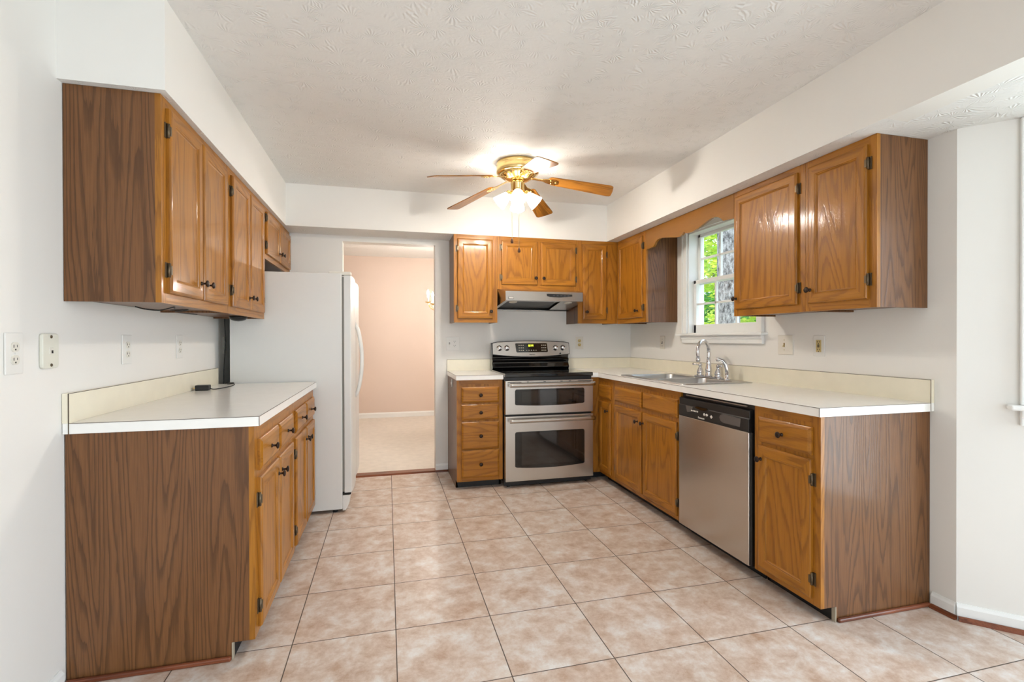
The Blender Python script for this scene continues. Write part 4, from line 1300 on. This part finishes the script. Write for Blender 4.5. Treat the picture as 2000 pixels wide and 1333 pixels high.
def plate(name, label, cat, side, u, z, w_=0.072, h_=0.116, mat=white_plastic, group='wall plates'):
    M, nrm = plate_frame(side, u, z)
    root = thing(name, label, cat, M(0, 0, 0), group)
    MB().box(-w_/2, w_/2, 0.0005, 0.005, -h_/2, h_/2).map(M).build('cover_plate', mat, root, 0.003)
    return root, M, nrm

r_, M, nv = plate('outlet', 'leftmost white duplex outlet, left of the phone jack', 'outlet', 'L', 1.793, 1.164, 0.074, 0.126)
duplex(r_, M, nv, 0, cream_plastic)
# phone jack
M, nv = plate_frame('L', 1.945, 1.168)
pj = thing('phone_jack', 'raised cream wall phone jack with two screws', 'phone jack', M(0, 0, 0), 'wall plates')
MB().prism(rrect(-0.040, 0.040, -0.058, 0.058, 0.012, 4), 'y', 0.0005, 0.012).map(M).build('cover_plate', plain('cream_jack_plastic', srgb(228, 226, 212), 0.35, noise=0.02), pj, 0.003)
MB().box(-0.010, 0.010, 0.011, 0.0135, -0.011, 0.011).map(M).build('jack_insert', cream_plastic, pj, 0.001)
MB().box(-0.001, 0.007, 0.013, 0.0142, -0.008, 0.002).map(M).build('jack_socket', dark_slot, pj)
for b in (0.047, -0.047):
    MB().lathe([(0.0055, 0), (0.005, 0.002), (0, 0.0024)], M(0, 0.0118, b), nv, 12).build('screw', hinge_mat, pj)
r_, M, nv = plate('outlet', 'white duplex outlet above the left counter, right of the phone jack', 'outlet', 'L', 2.449, 1.162, 0.080, 0.126)
duplex(r_, M, nv, 0.004, cream_plastic)
r_, M, nv = plate('outlet', 'white outlet above the black adapter near the refrigerator', 'outlet', 'L', 3.0, 1.166, 0.080, 0.126)
duplex(r_, M, nv, 0, cream_plastic)
r_, M, nv = plate('outlet', 'shadowed outlet in the gap beside the refrigerator', 'outlet', 'L', 3.76, 1.165, 0.075, 0.12, cream_plastic)
duplex(r_, M, nv, 0, cream_plastic)
r_, M, nv = plate('outlet', 'double-gang white plate with switch and outlet left of the range', 'outlet', 'B', 0.578, 1.161, 0.116, 0.122)
toggle(r_, M, nv, -0.030, cream_plastic, grey_gasket)
duplex(r_, M, nv, 0.018, white_plastic)
r_, M, nv = plate('outlet', 'beige duplex outlet on the back wall right of the range', 'outlet', 'B', 1.815, 1.163, 0.082, 0.120, plain('beige_plate', srgb(232, 226, 214), 0.4, noise=0.02))
duplex(r_, M, nv, 0, ivory_plastic)
r_, M, nv = plate('light_switch', 'beige wall switch near the back corner on the right wall', 'light switch', 'R', 3.846, 1.168, 0.075, 0.116, bpy.data.materials['beige_plate'])
toggle(r_, M, nv, 0, grey_gasket, grey_gasket)
r_, M, nv = plate('light_switch', 'white plate with ivory toggle switch right of the sink window', 'light switch', 'R', 2.470, 1.163, 0.115, 0.120, bpy.data.materials['beige_plate'])
toggle(r_, M, nv, -0.008, ivory_plastic, plain('brown_slot', srgb(150, 120, 60), 0.5, noise=0.05))
r_, M, nv = plate('outlet', 'white plate with tan safety outlet above the right counter', 'outlet', 'R', 2.231, 1.160, 0.074, 0.116)
gi = MB().box(-0.0165, 0.0165, 0.004, 0.0075, -0.034, 0.034).map(M).build('safety_receptacle', ivory_plastic, r_, 0.001)
for b in (0.022, -0.022):
    MB().box(-0.0085, -0.0055, 0.007, 0.0079, b-0.002, b+0.006).box(0.0055, 0.008, 0.007, 0.0079, b-0.002, b+0.006).box(-0.0025, 0.0025, 0.007, 0.0079, b-0.0115, b-0.007).map(M).build('slot', dark_slot, gi)
MB().box(-0.007, 0.007, 0.007, 0.0085, 0.0015, 0.0075).map(M).build('test_button', black_print, gi)
MB().box(-0.007, 0.007, 0.007, 0.0085, -0.0075, -0.0015).map(M).build('reset_button', plain('dark_red_button', srgb(60, 20, 16), 0.4, noise=0.05), gi)

# ------------------------------------------------------------------ adapter, cords, under-cabinet puck
ad = thing('power_adapter', 'small black power adapter lying on the left counter', 'adapter', (-1.03, 3.115, ZK))
MB().box(-1.055, -0.985, 3.10, 3.145, ZK+0.0008, ZK+0.031).build('body', black_plastic, ad, 0.004)
MB().box(-1.068, -1.054, 3.118, 3.120, ZK+0.01, ZK+0.016).box(-1.068, -1.054, 3.13, 3.132, ZK+0.01, ZK+0.016).build('prong', brass, ad)
def bez(ps, n=12):
    out = []
    P = [Vector(p) for p in ps]
    P = [P[0]]+P+[P[-1]]
    for i in range(1, len(P)-2):
        for k in range(n):
            t = k/n
            a, b, c, d = P[i-1], P[i], P[i+1], P[i+2]
            out.append(0.5*((2*b)+(c-a)*t+(2*a-5*b+4*c-d)*t*t+(3*b-3*c+d-a)*t**3))
    out.append(P[-2])
    return out
zk = ZK+0.0032
MB().tube(bez([(-0.985, 3.125, ZK+0.012), (-0.972, 3.15, zk), (-0.945, 3.23, zk), (-0.935, 3.34, zk), (-0.95, 3.46, zk), (-0.985, 3.52, zk), (-1.00, 3.49, zk), (-0.97, 3.44, zk+0.005), (-0.965, 3.50, zk+0.006), (-1.0, 3.538, zk+0.004), (-1.03, 3.544, zk)]), 0.0026, 8).build('cord', cord_mat, ad)
hc = MB().tube(bez([(-1.055, 3.60, 0.86), (-1.058, 3.62, 1.0), (-1.06, 3.66, 1.15), (-1.055, 3.64, 1.25), (-1.045, 3.60, 1.36), (-1.03, 3.60, 1.5)]), 0.0028, 8).build('hanging_cord', cord_mat)
tag(hc, 'thin grey cord hanging in the gap beside the refrigerator', 'cord')
uc = MB()
zz = UZ0+0.003
uc.tube(bez([(-1.02, 2.36, zz), (-1.00, 2.40, zz-0.008), (-0.965, 2.44, zz-0.010), (-0.93, 2.44, zz-0.002), (-0.90, 2.42, zz+0.003), (-0.93, 2.50, zz-0.002), (-0.96, 2.55, zz-0.003), (-0.90, 2.56, zz), (-0.93, 2.64, zz), (-1.0, 2.72, zz), (-1.04, 2.82, zz+0.001), (-1.05, 2.95, zz+0.002), (-1.04, 3.10, zz+0.003)]), 0.0026, 8)
ucc = uc.build('loose_cable', cord_mat)
tag(ucc, 'loose black cable looped under the left wall cabinets', 'cable')
pk = thing('under_cabinet_light', 'small black round light under the left wall cabinet', 'light', (-0.90, 3.36, UZ0+0.009))
MB().lathe([(0.05, 0.0), (0.05, -0.012), (0.038, -0.024), (0.02, -0.030), (0, -0.032)], (-0.90, 3.36, UZ0+0.009), n=24).build('housing', black_plastic, pk)

# ------------------------------------------------------------------ chandelier in the dining room
CX, CY = 0.750, 6.05
chd = thing('chandelier', 'lit candle chandelier half hidden behind the doorway edge', 'chandelier', (CX, CY, 2.46))
MB().lathe([(0.0, 0), (0.065, 0), (0.06, -0.015), (0.02, -0.035), (0.0, -0.04)], (CX, CY, 2.459), n=24, caps=False).build('canopy', brass, chd)
MB().tube([(CX, CY, 2.43), (CX, CY, 1.80)], 0.005, 8).build('chain', brass, chd)
MB().lathe([(0.006, 0.30), (0.018, 0.26), (0.03, 0.22), (0.014, 0.17), (0.022, 0.10), (0.045, 0.05), (0.03, 0.01), (0.012, -0.02), (0.018, -0.04), (0, -0.055)], (CX, CY, 1.53), n=24).build('stem', brass, chd)
for k in range(6):
    a = R(193+60*k)
    c, s_ = math.cos(a), math.sin(a)
    pts = bez([(CX+c*0.03, CY+s_*0.03, 1.585), (CX+c*0.09, CY+s_*0.09, 1.545), (CX+c*0.17, CY+s_*0.17, 1.548), (CX+c*0.245, CY+s_*0.245, 1.585), (CX+c*0.275, CY+s_*0.275, 1.64)])
    am = MB().tube(pts, 0.0055, 8).build('arm', brass, chd)
    e_ = (CX+c*0.276, CY+s_*0.276, 1.64)
    MB().lathe([(0.008, 0), (0.034, 0.010), (0.037, 0.016), (0.012, 0.018)], e_, n=20).build('drip_pan', brass, am)
    MB().lathe([(0.0115, 0.016), (0.0115, 0.095), (0.006, 0.098)], e_, n=14).build('candle_sleeve', white_plastic, am)
    MB().lathe([(0.005, 0.097), (0.013, 0.115), (0.013, 0.128), (0.006, 0.150), (0.0, 0.163)], e_, n=14).build('bulb', candle_glow, am)

# ------------------------------------------------------------------ outdoors beyond the sink window
struct(MB().box(3.2, 16, -8, 16, -0.6, -0.5), 'ground', grass_mat, 'green lawn outside the sink window', 'ground')
def trunk(name, label, x, y, r0, r1, z1, lx, ly):
    mb = MB()
    pts, rs = [], []
    for k in range(13):
        t = k/12
        pts.append((x+lx*t+0.03*math.sin(5*t), y+ly*t, -0.5+(z1+0.5)*t))
        rs.append(r0*(1.25-0.25*min(1, t*4))*(1-t)+r1*t)
    mb.tube(pts, rs, 18)
    root = thing(name, label, 'tree', (x, y, -0.5))
    mb.build('trunk', bark, root)
    return root
tr = trunk('tree', 'grey-barked tree trunk filling the sink window view', 4.30, 5.52, 0.150, 0.14, 5.5, 0.12, 0.0)
tr2 = trunk('tree', 'second grey tree trunk behind the first, upper right of the window', 9.9, 12.2, 0.26, 0.2, 6.0, 0.2, -0.1)
def leaves(name, mat, parent, centre, size, n, ls, seed):
    rnd = random.Random(seed)
    mb = MB()
    for _ in range(n):
        while True:
            p = Vector((rnd.uniform(-1, 1), rnd.uniform(-1, 1), rnd.uniform(-1, 1)))
            if p.length <= 1:
                break
        c = Vector(centre)+Vector((p.x*size[0], p.y*size[1], p.z*size[2]))
        d = Vector((rnd.gauss(0, 1), rnd.gauss(0, 1), rnd.gauss(0, 0.6))).normalized()
        e1 = d.cross(Vector((0, 0, 1)))
        e1 = e1.normalized() if e1.length > 1e-3 else Vector((1, 0, 0))
        e2 = d.cross(e1)
        s_ = ls*rnd.uniform(0.6, 1.2)
        mb.add([c-e1*s_, c-e2*s_*0.45+d*s_*0.1, c+e1*s_, c+e2*s_*0.45+d*s_*0.1], [(0, 1, 2, 3)])
    o = mb.build(name, mat, parent)
    return o
sb = thing('shrub', 'deep green leafy shrub low behind the sink window', 'shrub', (7.35, 10.0, -0.5))
leaves('foliage', leaf_deep, sb, (7.35, 10.0, 1.0), (1.6, 1.5, 1.3), 6000, 0.075, 3)
MB().tube([(7.35, 10.0, -0.5), (7.35, 10.0, 0.6)], 0.05, 10).build('stem', bark, sb)
lf = thing('tree', 'sunlit yellow-green tree crown high behind the sink window', 'tree', (12.5, 16.5, -0.5))
leaves('crown', leaf_bright, lf, (12.5, 16.5, 4.5), (3.5, 2.8, 3.0), 8000, 0.14, 5)
MB().tube([(12.5, 16.5, -0.5), (12.5, 16.5, 4.0)], 0.15, 10).build('trunk', bark, lf)
sb2 = thing('shrub', 'pale green shrub right of the tree trunk outside', 'shrub', (5.3, 6.25, -0.5))
leaves('foliage', leaf_bright, sb2, (5.3, 6.25, 0.9), (0.8, 0.75, 1.1), 2600, 0.06, 9)
MB().tube([(5.3, 6.25, -0.5), (5.3, 6.25, 0.6)], 0.05, 10).build('stem', bark, sb2)
